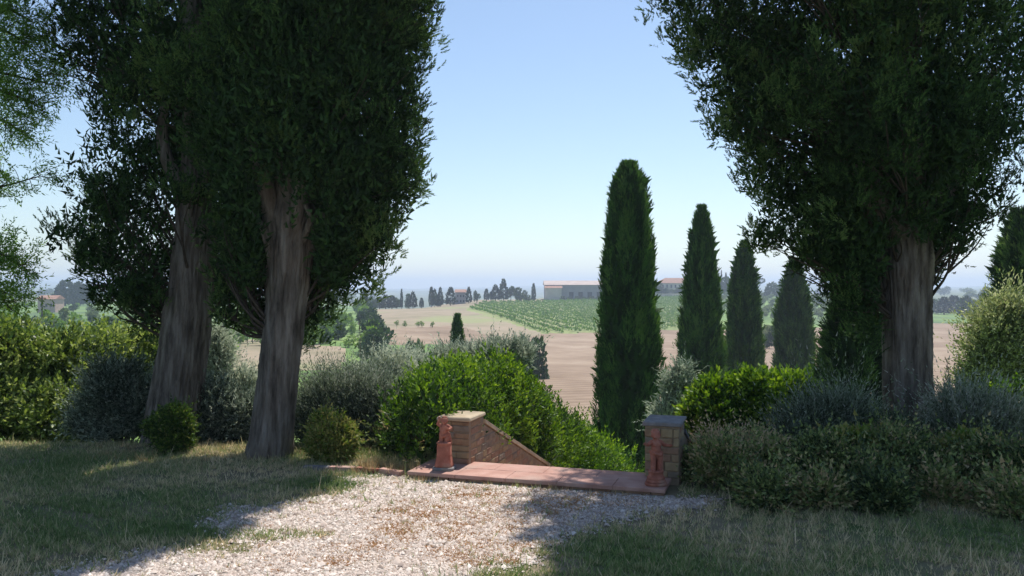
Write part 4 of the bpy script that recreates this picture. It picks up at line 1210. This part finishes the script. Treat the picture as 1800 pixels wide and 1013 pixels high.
# leafy ash tree at the left frame edge
def ash_tree():
    Y = 8.6
    bx = (-190 - CX) / F * Y
    loc = (bx, Y, hz(bx, Y))
    t = empty('ash_tree', loc, 'light green feathery leaved tree reaching in at the left edge', 'tree')
    q = spline([(bx, Y, loc[2] - .1), W3(-185, 600, Y), W3(-170, 350, Y), W3(-160, 50, Y)], 30)
    V, I = tube_arrays(q, np.linspace(.15, .09, 30), 24, .05, 6, 4)
    link_mesh('trunk', np_mesh('trunk', local(V, loc), 4, I, smooth=True), M['bark'], t)
    br = [[(-170, 380), (-90, 400), (-10, 440), (50, 475)], [(-175, 450), (-90, 470), (-20, 500), (20, 545)], [(-170, 300), (-100, 300), (-20, 330), (70, 310)], [(-165, 130), (-80, 110), (10, 130), (95, 150)],
          [(-165, 100), (-60, 40), (20, 60), (70, 100)], [(-160, 60), (-80, 0), (0, 10), (60, 40)], [(-165, 200), (-80, 190), (0, 210), (35, 230)], [(-165, 130), (-60, 140), (30, 170), (72, 190)]]
    tubes, shB = [], []
    r = np.random.default_rng(5)
    for b in br:
        p = [W3(x, y, Y + (i * .05 if i else 0)) for i, (x, y) in enumerate(b)]
        q = spline(p, 16)
        tubes.append(tube_arrays(q, np.linspace(.03, .005, 16), 6))
        for k in range(4, 16):
            for m in range(3):
                d = unit(r.normal(size=3) + np.array([.35, 0, -.1])); e = q[k] + d * r.uniform(.12, .38)
                tubes.append(tube_arrays(spline([q[k], (q[k] + e) / 2 + r.normal(0, .03, 3), e], 5), np.linspace(.005, .0018, 5), 3))
                for f in (.35, .6, .85, 1.0):
                    shB.append(q[k] + (e - q[k]) * f)
    V, I = join_tubes(tubes)
    link_mesh('branches', np_mesh('branches', local(V, loc), 4, I, smooth=True), M['twig'], t)
    B = np.array(shB)
    # more foliage out of the frame and at the left margin
    bl = [tuple(W3(a, b, Y)) + (c / F * Y, .5, d / F * Y) for a, b, c, d in [(-60, 60, 90, 90), (10, 110, 60, 70), (-70, 480, 90, 80), (0, 470, 45, 70), (-60, 250, 70, 90), (-120, -150, 200, 160), (30, 30, 50, 50)]]
    P2, _ = sample_blobs(bl, 2600, .3, 1.05, 0, .15)
    B = np.concatenate([np.repeat(B, 2, 0), P2])
    D = unit(rng.normal(size=B.shape) * .7 + np.array([.1, 0, -.15]))
    LP, LD = shoots(B, D, .16, 9, 1.0, .15)
    n = len(LP)
    V, k, idx = leaves_arrays(LP, LD, .048 * rng.uniform(.7, 1.2, n), .013)
    link_mesh('foliage', np_mesh('foliage', local(V, loc), k, idx, .5 + .25 * wob(LP, 3, 4) + rng.normal(0, .15, n)), M['ash'], t)
ash_tree()

# ------------------------------------------------------------------ columnar cypresses down the drive
def column_cypress(label, Y, px, ytop, halfw, n, seed, profile=None, name='slim_cypress', mat='cyp_mid', llen=0.12, group='slim cypresses lining the way down', ybot=None, rough=0.15, cat='tree', out=0.35, wid=0.03):
    x = (px - CX) / F * Y
    g = hz(x, Y)
    loc = (x, Y, g)
    t = empty(name, loc, label, cat, group)
    top = EYE - (ytop - CY) / F * Y
    H = top - g
    rw = halfw / F * Y
    r = np.random.default_rng(seed)
    link_mesh('trunk', np_mesh('trunk', tube_arrays(spline([(0, 0, -.2), (0, 0, H * .4), (0, 0, H * .8)], 12), np.linspace(.16, .03, 12), 10, .05)[0], 4, tube_arrays(spline([(0, 0, -.2), (0, 0, H * .4), (0, 0, H * .8)], 12), np.linspace(.16, .03, 12), 10)[1], smooth=True), M['bark'], t)
    prof = profile or [(0, .72), (.08, .92), (.3, 1.0), (.5, .93), (.7, .76), (.85, .50), (.94, .25), (.98, .10), (1, .02)]
    fz = [p[0] for p in prof]; fr = [p[1] for p in prof]
    m = n
    zf = r.beta(1.05, 1.15, m)
    th = r.uniform(0, 2 * np.pi, m)
    rad = np.interp(zf, fz, fr) * rw
    npl = 260
    pz = r.uniform(0, 1, npl); pt = r.uniform(0, 2 * np.pi, npl); pa = r.uniform(.9, 1.1, npl); ptone = r.normal(0, .26, npl)
    pi = r.integers(0, npl, m)
    o1 = r.normal(0, 1, m); o2 = r.normal(0, 1, m)
    zf = np.clip(pz[pi] + o1 * .035, 0.0, .995); th = pt[pi] + o2 * .16
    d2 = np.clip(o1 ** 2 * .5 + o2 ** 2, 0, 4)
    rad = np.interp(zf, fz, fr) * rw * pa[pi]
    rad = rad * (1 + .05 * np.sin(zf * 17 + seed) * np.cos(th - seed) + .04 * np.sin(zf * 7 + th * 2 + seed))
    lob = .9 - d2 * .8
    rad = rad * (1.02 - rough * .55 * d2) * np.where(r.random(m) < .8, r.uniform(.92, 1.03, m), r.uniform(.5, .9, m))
    P = np.stack([np.cos(th) * rad, np.sin(th) * rad, .12 + zf * (H - .25)], 1)
    N = np.stack([np.cos(th), np.sin(th), 0 * th], 1)
    D = unit(N * out + np.array([0, 0, 1.0]) + r.normal(size=(m, 3)) * .18)
    LP, LD = shoots(P, D, llen * 2.2, 7, .55, .15)
    nn = len(LP)
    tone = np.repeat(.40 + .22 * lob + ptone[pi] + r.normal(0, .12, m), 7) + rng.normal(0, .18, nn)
    V, k, idx = leaves_arrays(LP, LD, llen * rng.uniform(.6, 1.3, nn), wid, 'tri')
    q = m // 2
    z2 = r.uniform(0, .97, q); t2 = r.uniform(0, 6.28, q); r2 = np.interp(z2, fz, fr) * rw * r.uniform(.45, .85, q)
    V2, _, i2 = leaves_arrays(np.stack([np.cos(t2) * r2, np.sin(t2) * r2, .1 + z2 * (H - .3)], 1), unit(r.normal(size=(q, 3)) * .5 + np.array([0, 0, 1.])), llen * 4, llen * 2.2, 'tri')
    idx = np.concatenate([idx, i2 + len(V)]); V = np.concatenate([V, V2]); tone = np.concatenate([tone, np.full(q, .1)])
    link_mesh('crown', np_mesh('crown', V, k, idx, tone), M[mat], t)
    return t

blunt = [(0, .86), (.1, .97), (.3, 1.0), (.5, .86), (.7, .72), (.85, .60), (.94, .42), (.975, .25), (1, .04)]
column_cypress('tallest and nearest slim cypress, rising right of the bright hedge', 25, 1106, 290, 60, 11500, 201, blunt, llen=.12, wid=.04)
column_cypress('second slim cypress with a pointed tip, right of the tallest one', 36, 1233, 367, 40, 7500, 202, llen=.14, wid=.04)
column_cypress('third slim cypress, shorter and narrow, in the middle of the row', 48, 1308, 430, 32, 6000, 203, llen=.17, wid=.05)
column_cypress('fourth slim cypress, its tip hidden by the big right crown', 58, 1396, 462, 33, 6000, 204, llen=.2, wid=.06)
column_cypress('small lone dark cypress standing above the bright hedge', 42, 804, 553, 18, 4200, 205, [(0, .9), (.3, 1), (.6, .82), (.85, .5), (1, .08)], llen=.09, wid=.04, group=None, rough=.04)

# bushier conifers
column_cypress('dark bushy conifer half hidden behind the rightmost big trunk', 17, 1500, 470, 68, 6000, 206, [(0, .8), (.2, 1), (.45, .95), (.7, .7), (.9, .35), (1, .05)], 'dark_conifer', 'cyp_near', .10, None, rough=.16, out=.9, wid=.028)
column_cypress('dark irregular conifer above the pale bush at the right edge', 22, 1800, 370, 72, 7000, 207, [(0, .8), (.3, 1), (.6, .85), (.8, .6), (.95, .25), (1, .05)], 'dark_conifer', 'cyp_near', .14, None, rough=.28, out=1.1, wid=.04)

# ------------------------------------------------------------------ far tree prototypes
PROTO = {}
def make_proto(kind, seed):
    r = np.random.default_rng(seed)
    t = bpy.data.objects.new('proto', None)
    if kind == 'cyp':
        zf = r.uniform(0, 1, 260); rad = np.interp(zf, [0, .3, .7, 1], [.8, 1, .7, .05]) * .11
        th = r.uniform(0, 6.28, 260)
        P = np.stack([np.cos(th) * rad, np.sin(th) * rad, .04 + zf * .9], 1)
        D = unit(np.stack([np.cos(th) * .4, np.sin(th) * .4, np.ones(260)], 1) + r.normal(0, .15, (260, 3)))
        V, k, idx = leaves_arrays(P, D, .13, .07); mat = 'far_dark'
    elif kind == 'conifer':
        n = 420
        zf = r.beta(1, 1.3, n); rad = np.interp(zf, [0, .15, .5, 1], [.7, 1, .8, .05]) * .27 * r.uniform(.6, 1.05, n)
        th = r.uniform(0, 6.28, n)
        rad *= 1 + .2 * np.sin(th * 3 + zf * 12)
        P = np.stack([np.cos(th) * rad, np.sin(th) * rad, .06 + zf * .86], 1)
        D = unit(np.stack([np.cos(th) * .8, np.sin(th) * .8, np.ones(n) * .6], 1) + r.normal(0, .3, (n, 3)))
        V, k, idx = leaves_arrays(P, D, .14, .09); mat = 'far_dark'
    elif kind == 'pine':     # umbrella pine
        bl = [(r.uniform(-.22, .22), r.uniform(-.2, .2), .82 + r.uniform(-.05, .07), .2, .2, .10) for _ in range(7)]
        P, N = sample_blobs(bl, 460, .7, 1.05, .7)
        D = unit(N + r.normal(0, .4, P.shape)); V, k, idx = leaves_arrays(P, D, .08, .04); mat = 'far_dark'
    else:
        nb = 6
        bl = [(r.uniform(-.24, .24), r.uniform(-.24, .24), r.uniform(.2, .75), r.uniform(.16, .26), r.uniform(.16, .26), r.uniform(.16, .25)) for _ in range(nb)]
        P, N = sample_blobs(bl, 560 if kind != 'small' else 300, .5, 1.05, .6)
        D = unit(N * .6 + r.normal(0, .5, P.shape) + np.array([0, 0, .3]))
        V, k, idx = leaves_arrays(P, D, .13, .085)
        mat = {'round': 'far_tree', 'green': 'far_green', 'olive': 'far_olive', 'small': 'far_green'}[kind]
    n = len(idx)
    cm = np_mesh('crown', V, k, idx, .5 + .3 * wob(V[idx[:, 0]], 9, seed) + r.normal(0, .15, n)); cm.materials.append(M[mat])
    V, I = tube_arrays(spline([(0, 0, -.05), (0.01, 0, .3), (0, 0, .75)], 6), np.linspace(.03, .012, 6), 6)
    tm = np_mesh('trunk', V, 4, I, smooth=True); tm.materials.append(M['twig'])
    PROTO.setdefault(kind, []).append((cm, tm))
for kd in ('cyp', 'conifer', 'pine', 'round', 'green', 'olive', 'small'):
    for s in range(4):
        make_proto(kd, 300 + s + len(kd) * 7)

NAMES = {'cyp': 'cypress_tree', 'conifer': 'conifer_tree', 'pine': 'umbrella_pine', 'round': 'broadleaf_tree', 'green': 'fruit_tree', 'olive': 'olive_tree', 'small': 'green_bush'}
def far_tree(kind, x, Y, H, label, group, wscale=1.0, sink=0.0, cat='tree', name=None):
    cm, tm = random.choice(PROTO[kind])
    e = bpy.data.objects.new(name or NAMES[kind], None)
    COL.objects.link(e)
    e.location = (x, Y, hz(x, Y) - sink)
    e.scale = (H * wscale, H * wscale, H)
    e.rotation_euler.z = random.uniform(0, 6.28)
    meta(e, label, cat, group)
    c = bpy.data.objects.new('crown', cm); COL.objects.link(c); c.parent = e
    s = bpy.data.objects.new('trunk', tm); COL.objects.link(s); s.parent = e
    return e

LOOK = {'cyp': 'slim dark', 'conifer': 'pointed dark', 'pine': 'flat topped dark', 'round': 'dark green rounded', 'green': 'light green leafy', 'olive': 'pale grey green', 'small': 'low light green'}
def far_scatter(kind, x, Y, H, where, group, near, far_, wscale=1.0, **kw):
    d = 'nearer' if Y < near else ('farther' if Y > far_ else 'mid-distance')
    return far_tree(kind, x, Y, H, '%s %s tree %s' % (d, LOOK[kind], where), group, wscale, **kw)

def far_px(kind, px, ytop, ybase_Y, label, group, wpx=None, sink=0.0, **kw):
    """tree at distance Y whose top meets photo row ytop and whose crown is wpx wide"""
    Y = ybase_Y; x = (px - CX) / F * Y
    H = EYE - (ytop - CY) / F * Y - (hz(x, Y) - sink)
    H = max(H, 1.0)
    nat = {'cyp': .22, 'conifer': .5, 'pine': .75, 'round': .8, 'green': .8, 'olive': .8, 'small': .8}[kind]
    ws = 1.0 if wpx is None else (wpx / F * Y) / (H * nat)
    return far_tree(kind, x, Y, H, label, group, ws, sink, **kw)

# ridge line of trees (x, top, width in photo pixels)
G1 = 'dark trees along the ridge of the dry field'
for i, (px, yt, wd, kd) in enumerate([(655, 520, 16, 'round'), (667, 521, 18, 'conifer'), (678, 518, 16, 'conifer'), (689, 519, 17, 'conifer'), (698, 521, 14, 'round'), (717, 514, 13, 'round'), (726, 512, 12, 'conifer'), (741, 524, 6, 'cyp')]):
    far_px(kd, px, yt, 318 + (i % 3) * 5, 'dark hazy tree in the left half of the ridge row above the dry field', G1, wd)
far_px('cyp', 641, 508, 312, 'tall dark cypress at the left end of the ridge row', G1, 9)
far_px('cyp', 706, 509, 316, 'very thin dark cypress standing in the ridge row', G1, 4)
for i, (px, yt, wd, kd) in enumerate([(758, 505, 7, 'cyp'), (764, 507, 9, 'conifer'), (774, 504, 9, 'conifer'), (770, 515, 18, 'round'), (792, 504, 15, 'conifer')]):
    far_px(kd, px, yt, 340 + (i % 2) * 4, 'dark conifer in the tight clump left of the ruined grey house', G1, wd)
far_px('conifer', 824, 504, 352, 'dark tree close against the right side of the grey house', G1, 9)
far_px('round', 838, 511, 352, 'low round dark tree right of the grey house', G1, 12)
for i, (px, yt, wd, kd) in enumerate([(855, 508, 7, 'cyp'), (871, 500, 15, 'conifer'), (898, 500, 18, 'round'), (913, 503, 20, 'round'), (925, 508, 16, 'round'), (863, 512, 16, 'round')]):
    far_px(kd, px, yt, 386 + (i % 3) * 4, 'dark hazy tree in the clump left of the long grey barn', G1, wd)
far_px('conifer', 885, 489, 388, 'tallest dark conifer in the clump left of the long grey barn', G1, 13)
far_px('cyp', 938, 499, 398, 'pointed dark cypress just left of the long grey barn', G1, 6)

# hedgerow that climbs from the left of the dry field
G2 = 'green trees of the diagonal hedgerow'
for i in range(26):
    f = i / 25
    Y = 95 + 190 * f
    px = 662 - 32 * f + random.uniform(-5, 5)
    far_scatter(random.choice(['round', 'green', 'round']), (px - CX) / F * Y, Y, random.uniform(3.0, 4.8), 'in the hedgerow between orchard and dry field', G2, 160, 225)
far_px('green', 650, 566, 105, 'largest leafy tree at the near end of the diagonal hedgerow', G2, 44)

# orchard and bushes in the left valley
G3 = 'light green trees in the left orchard'
for i in range(95):
    Y = 110 * math.exp(random.uniform(0, 1.0))
    px = random.uniform(400, 622) + (0 if Y > 150 else -4)
    far_scatter(random.choice(['green', 'small', 'green', 'round']), (px - CX) / F * Y, Y, random.uniform(1.8, 3.4), 'in the orchard seen around the second trunk', G3, 150, 220)
G4 = 'bushes of the left valley'
for i in range(90):
    Y = 60 * math.exp(random.uniform(0, 1.9))
    px = random.uniform(-60, 400)
    far_scatter(random.choice(['green', 'olive', 'green', 'round', 'small']), (px - CX) / F * Y, Y, random.uniform(2.0, 4.2), 'scattered in the valley left of the trunks', G4, 110, 220)
for (px, yt, w, k) in [(115, 489, 30, 'conifer'), (140, 494, 26, 'conifer'), (128, 496, 26, 'conifer'), (155, 498, 24, 'conifer'), (104, 500, 18, 'conifer')]:
    far_px(k, px, yt, 420, 'dark blue green conifer in the clump right of the small pink farmhouse', 'dark conifers by the pink farmhouse', w)
G5 = 'trees along the horizon'
for i in range(120):
    Y = random.uniform(650, 1500)
    px = random.uniform(-40, 660) if i % 3 else random.uniform(1330, 1800)
    far_scatter(random.choice(['round', 'conifer', 'round', 'olive']), (px - CX) / F * Y, Y, random.uniform(5, 11), 'tiny on the plain near the horizon, ' + ('left side' if px < 700 else 'right side'), G5, 900, 1200, 1.5)
# shrubs below the dry field in the centre
G6 = 'shrubs at the foot of the dry field'
for (px, yt, w, Y) in [(700, 604, 26, 75), (722, 596, 28, 80), (745, 590, 32, 84), (768, 598, 30, 78), (735, 604, 40, 66), (832, 600, 34, 72), (858, 592, 38, 78), (880, 588, 34, 84), (905, 594, 30, 80), (845, 606, 50, 60), (690, 612, 40, 58), (780, 612, 36, 55)]:
    far_px(random.choice(['olive', 'round', 'olive']), px, yt, Y, 'grey green shrub in the band between dry field and bright hedge', G6, w, cat='shrub', name='wild_shrub')
far_px('round', 945, 584, 88, 'dark rounded tree at the edge of the ploughed field', None, 48, sink=1.6)
far_px('round', 926, 590, 90, 'smaller dark tree touching the left of the rounded field tree', None, 34, sink=1.0)
# small bushes in the dry field
G7 = 'small bushes dotted in the dry field'
for (px, py) in [(662, 563), (674, 561), (697, 560), (712, 563), (735, 566), (742, 571), (760, 563), (806, 545), (897, 538), (905, 537), (880, 535)]:
    Y = 240 if py < 550 else 190
    x = (px - CX) / F * Y
    far_tree('small', x, Y, 1.4, 'tiny dark bush dotted in the dry field', G7, 1.0, cat='bush')

# right hill: olive grove rows and trees near the villa
G8 = 'olive trees on the right hillside'
for i in range(11):
    for j in range(16):
        Y = 285 + i * 28 + random.uniform(-3, 3); px = 1210 + j * 19 + i * 4 + random.uniform(-4, 4)
        if px < 1500:
            far_tree('olive', (px - CX) / F * Y, Y, random.uniform(2.6, 3.8), 'grey green olive tree in %s on the hillside right of the villa' % ('the lowest rows' if i < 3 else 'the middle rows' if i < 7 else 'the topmost rows'), G8, 1.1)
G9 = 'trees around the villa'
for (px, yt, w, k, lab) in [(1160, 494, 20, 'round', 'leafy tree at the left corner of the villa'), (1170, 505, 16, 'round', 'low bush under the left windows of the villa'), (1188, 505, 22, 'round', 'wide dark bush hiding the lower storey of the villa'), (1198, 507, 16, 'round', 'dark bush under the right end of the villa'),
                            (1275, 484, 26, 'round', 'leafy pale green tree just right of the second slim cypress'), (1268, 476, 3, 'cyp', 'thin cypress pointing above the leafy tree by the villa'), (1276, 480, 4, 'cyp', 'second thin cypress by the leafy tree near the villa'),
                            (1300, 486, 34, 'pine', 'umbrella pine left of the third slim cypress tip'), (1332, 489, 24, 'pine', 'umbrella pine right of the third slim cypress'), (1365, 496, 34, 'round', 'round hazy tree left of the fourth slim cypress'), (1372, 492, 12, 'conifer', 'pointed tree behind the round hazy tree'), (1348, 505, 8, 'cyp', 'short cypress at the garden edge right of the pines')]:
    far_px(k, px, yt, 505 + random.uniform(-4, 4), lab, G9, w)
far_px('round', 1284, 572, 150, 'lone dark bush at the top of the ploughed field between slim cypresses', None, 16, cat='bush')
far_px('olive', 1352, 566, 160, 'round grey bush right of the third slim cypress on the field edge', None, 30, cat='bush')
far_px('round', 1352, 568, 150, 'dark bush beside the round grey bush on the field edge', None, 20, cat='bush')
# wood on the right beyond the ploughed field
G10 = 'hazy trees beyond the right end of the ploughed field'
for i in range(34):
    px = 1630 + random.uniform(0, 230); Y = random.uniform(300, 420)
    far_px('round' if i % 3 else 'conifer', px, random.uniform(508, 528), Y, 'hazy blue green tree in the wood beyond the ploughed field', G10, random.uniform(20, 34))
for i in range(10):
    px = 1430 + i * 12 + random.uniform(-3, 3)
    far_px('round', px, random.uniform(522, 530), 420, 'hazy tree seen under the right crown, left of the big trunk', 'hazy trees under the right crown', 22)

# ------------------------------------------------------------------ vine rows
def vine_rows():
    poly = REG['vineyard_ground']
    r = np.random.default_rng(77)
    dirv = unit(np.array([0.20, -1.0]))
    nrm = np.array([-dirv[1], dirv[0]])
    k = 0
    for off in np.arange(-60, 130, 4.3):
        s = np.arange(-160, 330, 0.42)
        base = np.array([0.0, 250.0]) + nrm * off
        P = base[None] + dirv[None] * s[:, None] * -1
        z = height(P[:, 0], P[:, 1])
        ok = P[:, 1] > 100
        px = CX + F * P[:, 0] / np.maximum(P[:, 1], 1); py = CY + F * (EYE - z) / np.maximum(P[:, 1], 1)
        m = in_poly(px, py, poly) & ok
        if m.sum() < 14: continue
        P, z = P[m], z[m]
        n = len(P)
        Q = np.stack([P[:, 0], P[:, 1], z], 1)
        Q = np.repeat(Q, 3, 0); Q[:, 0] += r.normal(0, .10, len(Q)); Q[:, 1] += r.normal(0, .2, len(Q)); Q[:, 2] += r.uniform(.12, .8, len(Q))
        D = unit(r.normal(size=Q.shape) * np.array([.35, 1, .5]) + np.array([0, 0, .6]))
        V, kk, idx = leaves_arrays(Q, D, .55, .42)
        loc = (P[0, 0], P[0, 1], z[0])
        t = empty('vine_row', loc, 'long row of green vines in the vineyard on the slope', 'vines', 'vine rows of the green vineyard')
        link_mesh('foliage', np_mesh('foliage', local(V, loc), kk, idx, .45 + r.normal(0, .12, len(idx))), M['vine'], t)
        k += 1
vine_rows()

# ------------------------------------------------------------------ far buildings
M['plaster'] = noise_mat('old_plaster', [(0.3, (0.50, 0.44, 0.38)), (0.7, (0.62, 0.56, 0.49))], 0.4, 8, bump=0.1)
M['barn'] = noise_mat('grey_concrete_barn', [(0.3, (0.26, 0.25, 0.27)), (0.7, (0.36, 0.34, 0.35))], 0.3, 8, bump=0.1)
M['rooftile'] = noise_mat('clay_roof_tiles', [(0.3, (0.30, 0.16, 0.12)), (0.7, (0.42, 0.26, 0.20))], 0.8, 8, bump=0.2)
M['roofgrey'] = noise_mat('grey_pink_sheet_roof', [(0.3, (0.42, 0.34, 0.31)), (0.7, (0.55, 0.46, 0.42))], 0.4, 8, bump=0.1)
M['window'] = noise_mat('dark_window', [(0.3, (0.04, 0.04, 0.045)), (0.7, (0.07, 0.07, 0.075))], 1, 2, bump=0.0, rough=0.3)
M['pinkwall'] = noise_mat('pink_plaster', [(0.3, (0.48, 0.33, 0.27)), (0.7, (0.58, 0.42, 0.35))], 0.4, 8, bump=0.1)

def box_mesh(name, lo, hi, mat, parent):
    bm = bmesh.new()
    vs = [bm.verts.new((x, y, z)) for z in (lo[2], hi[2]) for y in (lo[1], hi[1]) for x in (lo[0], hi[0])]
    for f in [(0, 2, 3, 1), (4, 5, 7, 6), (0, 1, 5, 4), (1, 3, 7, 5), (3, 2, 6, 7), (2, 0, 4, 6)]:
        bm.faces.new([vs[i] for i in f])
    me = bpy.data.meshes.new(name); bm.to_mesh(me); bm.free()
    return link_mesh(name, me, mat, parent)

def roof_mesh(name, x0, x1, y0, y1, z, h, over, mat, parent, hip=0.0):
    x0 -= over; x1 += over; y0 -= over; y1 += over
    ym = (y0 + y1) / 2
    bm = bmesh.new()
    v = [bm.verts.new(p) for p in [(x0, y0, z), (x1, y0, z), (x1, y1, z), (x0, y1, z), (x0 + hip, ym, z + h), (x1 - hip, ym, z + h)]]
    for f in [(0, 1, 5, 4), (2, 3, 4, 5), (1, 2, 5), (3, 0, 4), (3, 2, 1, 0)]:
        bm.faces.new([v[i] for i in f])
    me = bpy.data.meshes.new(name); bm.to_mesh(me); bm.free()
    return link_mesh(name, me, mat, parent)

def villa():
    Y = 515; x0 = (1160 - CX) / F * Y; x1 = (1222 - CX) / F * Y
    g = hz((x0 + x1) / 2, Y) - 0.3
    W = x1 - x0
    t = empty('villa', ((x0 + x1) / 2, Y, g), 'two storey cream villa with low red tiled roof on the hilltop', 'house')
    t.rotation_euler.z = R(4)
    top = EYE - (498 - CY) / F * Y - g
    box_mesh('wall', (-W / 2, 0, -1), (W / 2, 11, top), M['plaster'], t)
    roof_mesh('roof', -W / 2, W / 2, 0, 11, top + .01, 3.2, .6, M['rooftile'], t, 5)
    for i, fx in enumerate([.08, .2, .32, .44, .56, .68, .8, .92]):
        for z0, z1 in ((top * .60, top * .60 + 1.9), (top * .22, top * .22 + 1.7)):
            x = -W / 2 + fx * W
            wv = box_mesh('window', (x - .5, -.04, z0), (x + .5, .1, z1), M['window'], t)
            box_mesh('window_frame', (x - .65, -.10, z0 - .2), (x + .65, -.041, z0 - .02), M['plaster'], wv)
    box_mesh('chimney', (W * .25, 4, top + 1.5), (W * .25 + 1, 5, top + 4.2), M['plaster'], t)
    # low wall in front
    xw0, xw1 = (1150 - CX) / F * 470, (1215 - CX) / F * 470
    wl = empty('garden_wall', ((xw0 + xw1) / 2, 470, hz((xw0 + xw1) / 2, 470)), 'low pale garden wall below the villa', 'wall')
    box_mesh('wall', (-(xw1 - xw0) / 2, 0, -.6), ((xw1 - xw0) / 2, .5, 1.5), M['plaster'], wl)
    box_mesh('coping', (-(xw1 - xw0) / 2 - .1, -.1, 1.505), ((xw1 - xw0) / 2 + .1, .6, 1.7), M['cap'], wl)
villa()

def barn():
    Y = 425; x0 = (958 - CX) / F * Y; x1 = (1110 - CX) / F * Y
    W = x1 - x0; xc = (x0 + x1) / 2
    g = EYE - (526 - CY) / F * Y
    t = empty('long_barn', (xc, Y, g), 'long low grey barn with pinkish roof, partly behind the tallest slim cypress', 'barn')
    top = (526 - 501) / F * Y
    box_mesh('wall', (-W / 2, 0, -3), (W / 2, 14, top), M['barn'], t)
    roof_mesh('roof', -W / 2, W / 2, 0, 14, top + .01, 2.2, .5, M['roofgrey'], t)
    box_mesh('side_wing', (-W / 2, -5, -3), (-W / 2 + 8, -.01, top * .78), M['plaster'], t)
    roof_mesh('wing_roof', -W / 2, -W / 2 + 8, -5, -.3, top * .78 + .01, 1.0, .4, M['rooftile'], t)
    for i in range(6):
        x = -W / 2 + 12 + i * 4.6
        box_mesh('doorway', (x, -.05, 0), (x + 2.2, .1, top * .5), M['window'], t)
    for i in range(7):
        px = 990 + i * 12
        x = (px - CX) / F * (Y - 10)
        far_px('round', px, 520 + (i % 2), Y - 10, 'low dark bush along the foot of the long grey barn', 'bushes along the long barn', 12, cat='bush')
barn()

def grey_house():
    Y = 356; x0 = (800 - CX) / F * Y; x1 = (818 - CX) / F * Y
    W = x1 - x0; xc = (x0 + x1) / 2
    g = hz(xc, Y) - .2
    t = empty('stone_house', (xc, Y, g), 'small dark stone house among the ridge trees', 'house')
    top = EYE - (514 - CY) / F * Y - g
    box_mesh('wall', (-W / 2, 0, -1), (W / 2, 6, top), M['barn'], t)
    roof_mesh('roof', -W / 2, W / 2, 0, 6, top + .01, 1.2, .3, M['rooftile'], t)
    for z0 in (top * .18, top * .6):
        for fx in (-.25, .05, .32):
            box_mesh('window', (W * fx - .3, -.04, z0), (W * fx + .3, .1, z0 + .9), M['window'], t)
grey_house()

def farmhouse():
    Y = 300; x0 = (66 - CX) / F * Y; x1 = (97 - CX) / F * Y
    W = x1 - x0; xc = (x0 + x1) / 2
    g = hz(xc, Y) - .2
    t = empty('farmhouse', (xc, Y, g), 'small pink farmhouse in the valley at the far left', 'house')
    top = EYE - (526 - CY) / F * Y - g
    box_mesh('wall', (-W / 2, 0, -1), (W / 2, 6, top), M['pinkwall'], t)
    roof_mesh('roof', -W / 2, W / 2, 0, 6, top + .01, 1.3, .4, M['rooftile'], t)
    for fx in (-.28, 0.0, .28):
        box_mesh('window', (W * fx - .4, -.04, top * .45), (W * fx + .4, .1, top * .45 + 1.1), M['window'], t)
farmhouse()

def pole():
    Y = 150; p = W3(74, 520, Y); g = hz(p[0], Y)
    t = empty('utility_pole', (p[0], Y, g), 'thin dark utility pole beside the pink farmhouse', 'pole')
    V, I = tube_arrays(spline([(0, 0, -.2), (0, 0, 2), (0, 0, p[2] - g)], 6), np.full(6, .13), 8)
    link_mesh('shaft', np_mesh('shaft', V, 4, I), M['twig'], t)
    box_mesh('crossarm', (-.7, -.15, p[2] - g - .5), (.7, -.13 + .12, p[2] - g - .35), M['twig'], t)
pole()

# ------------------------------------------------------------------ haze
def haze():
    m, t, out = new_mat('haze_air')
    v = node(t, 'ShaderNodeVolumePrincipled')
    v.inputs['Color'].default_value = (0.66, 0.77, 1.0, 1)
    v.inputs['Density'].default_value = 0.0005
    v.inputs['Anisotropy'].default_value = 0.2
    t.links.new(v.outputs[0], out.inputs['Volume'])
    o = box_mesh('haze', (-5800, -5800, -26), (5800, 5800, 62), m, None)
    o['kind'] = 'stuff'
haze()
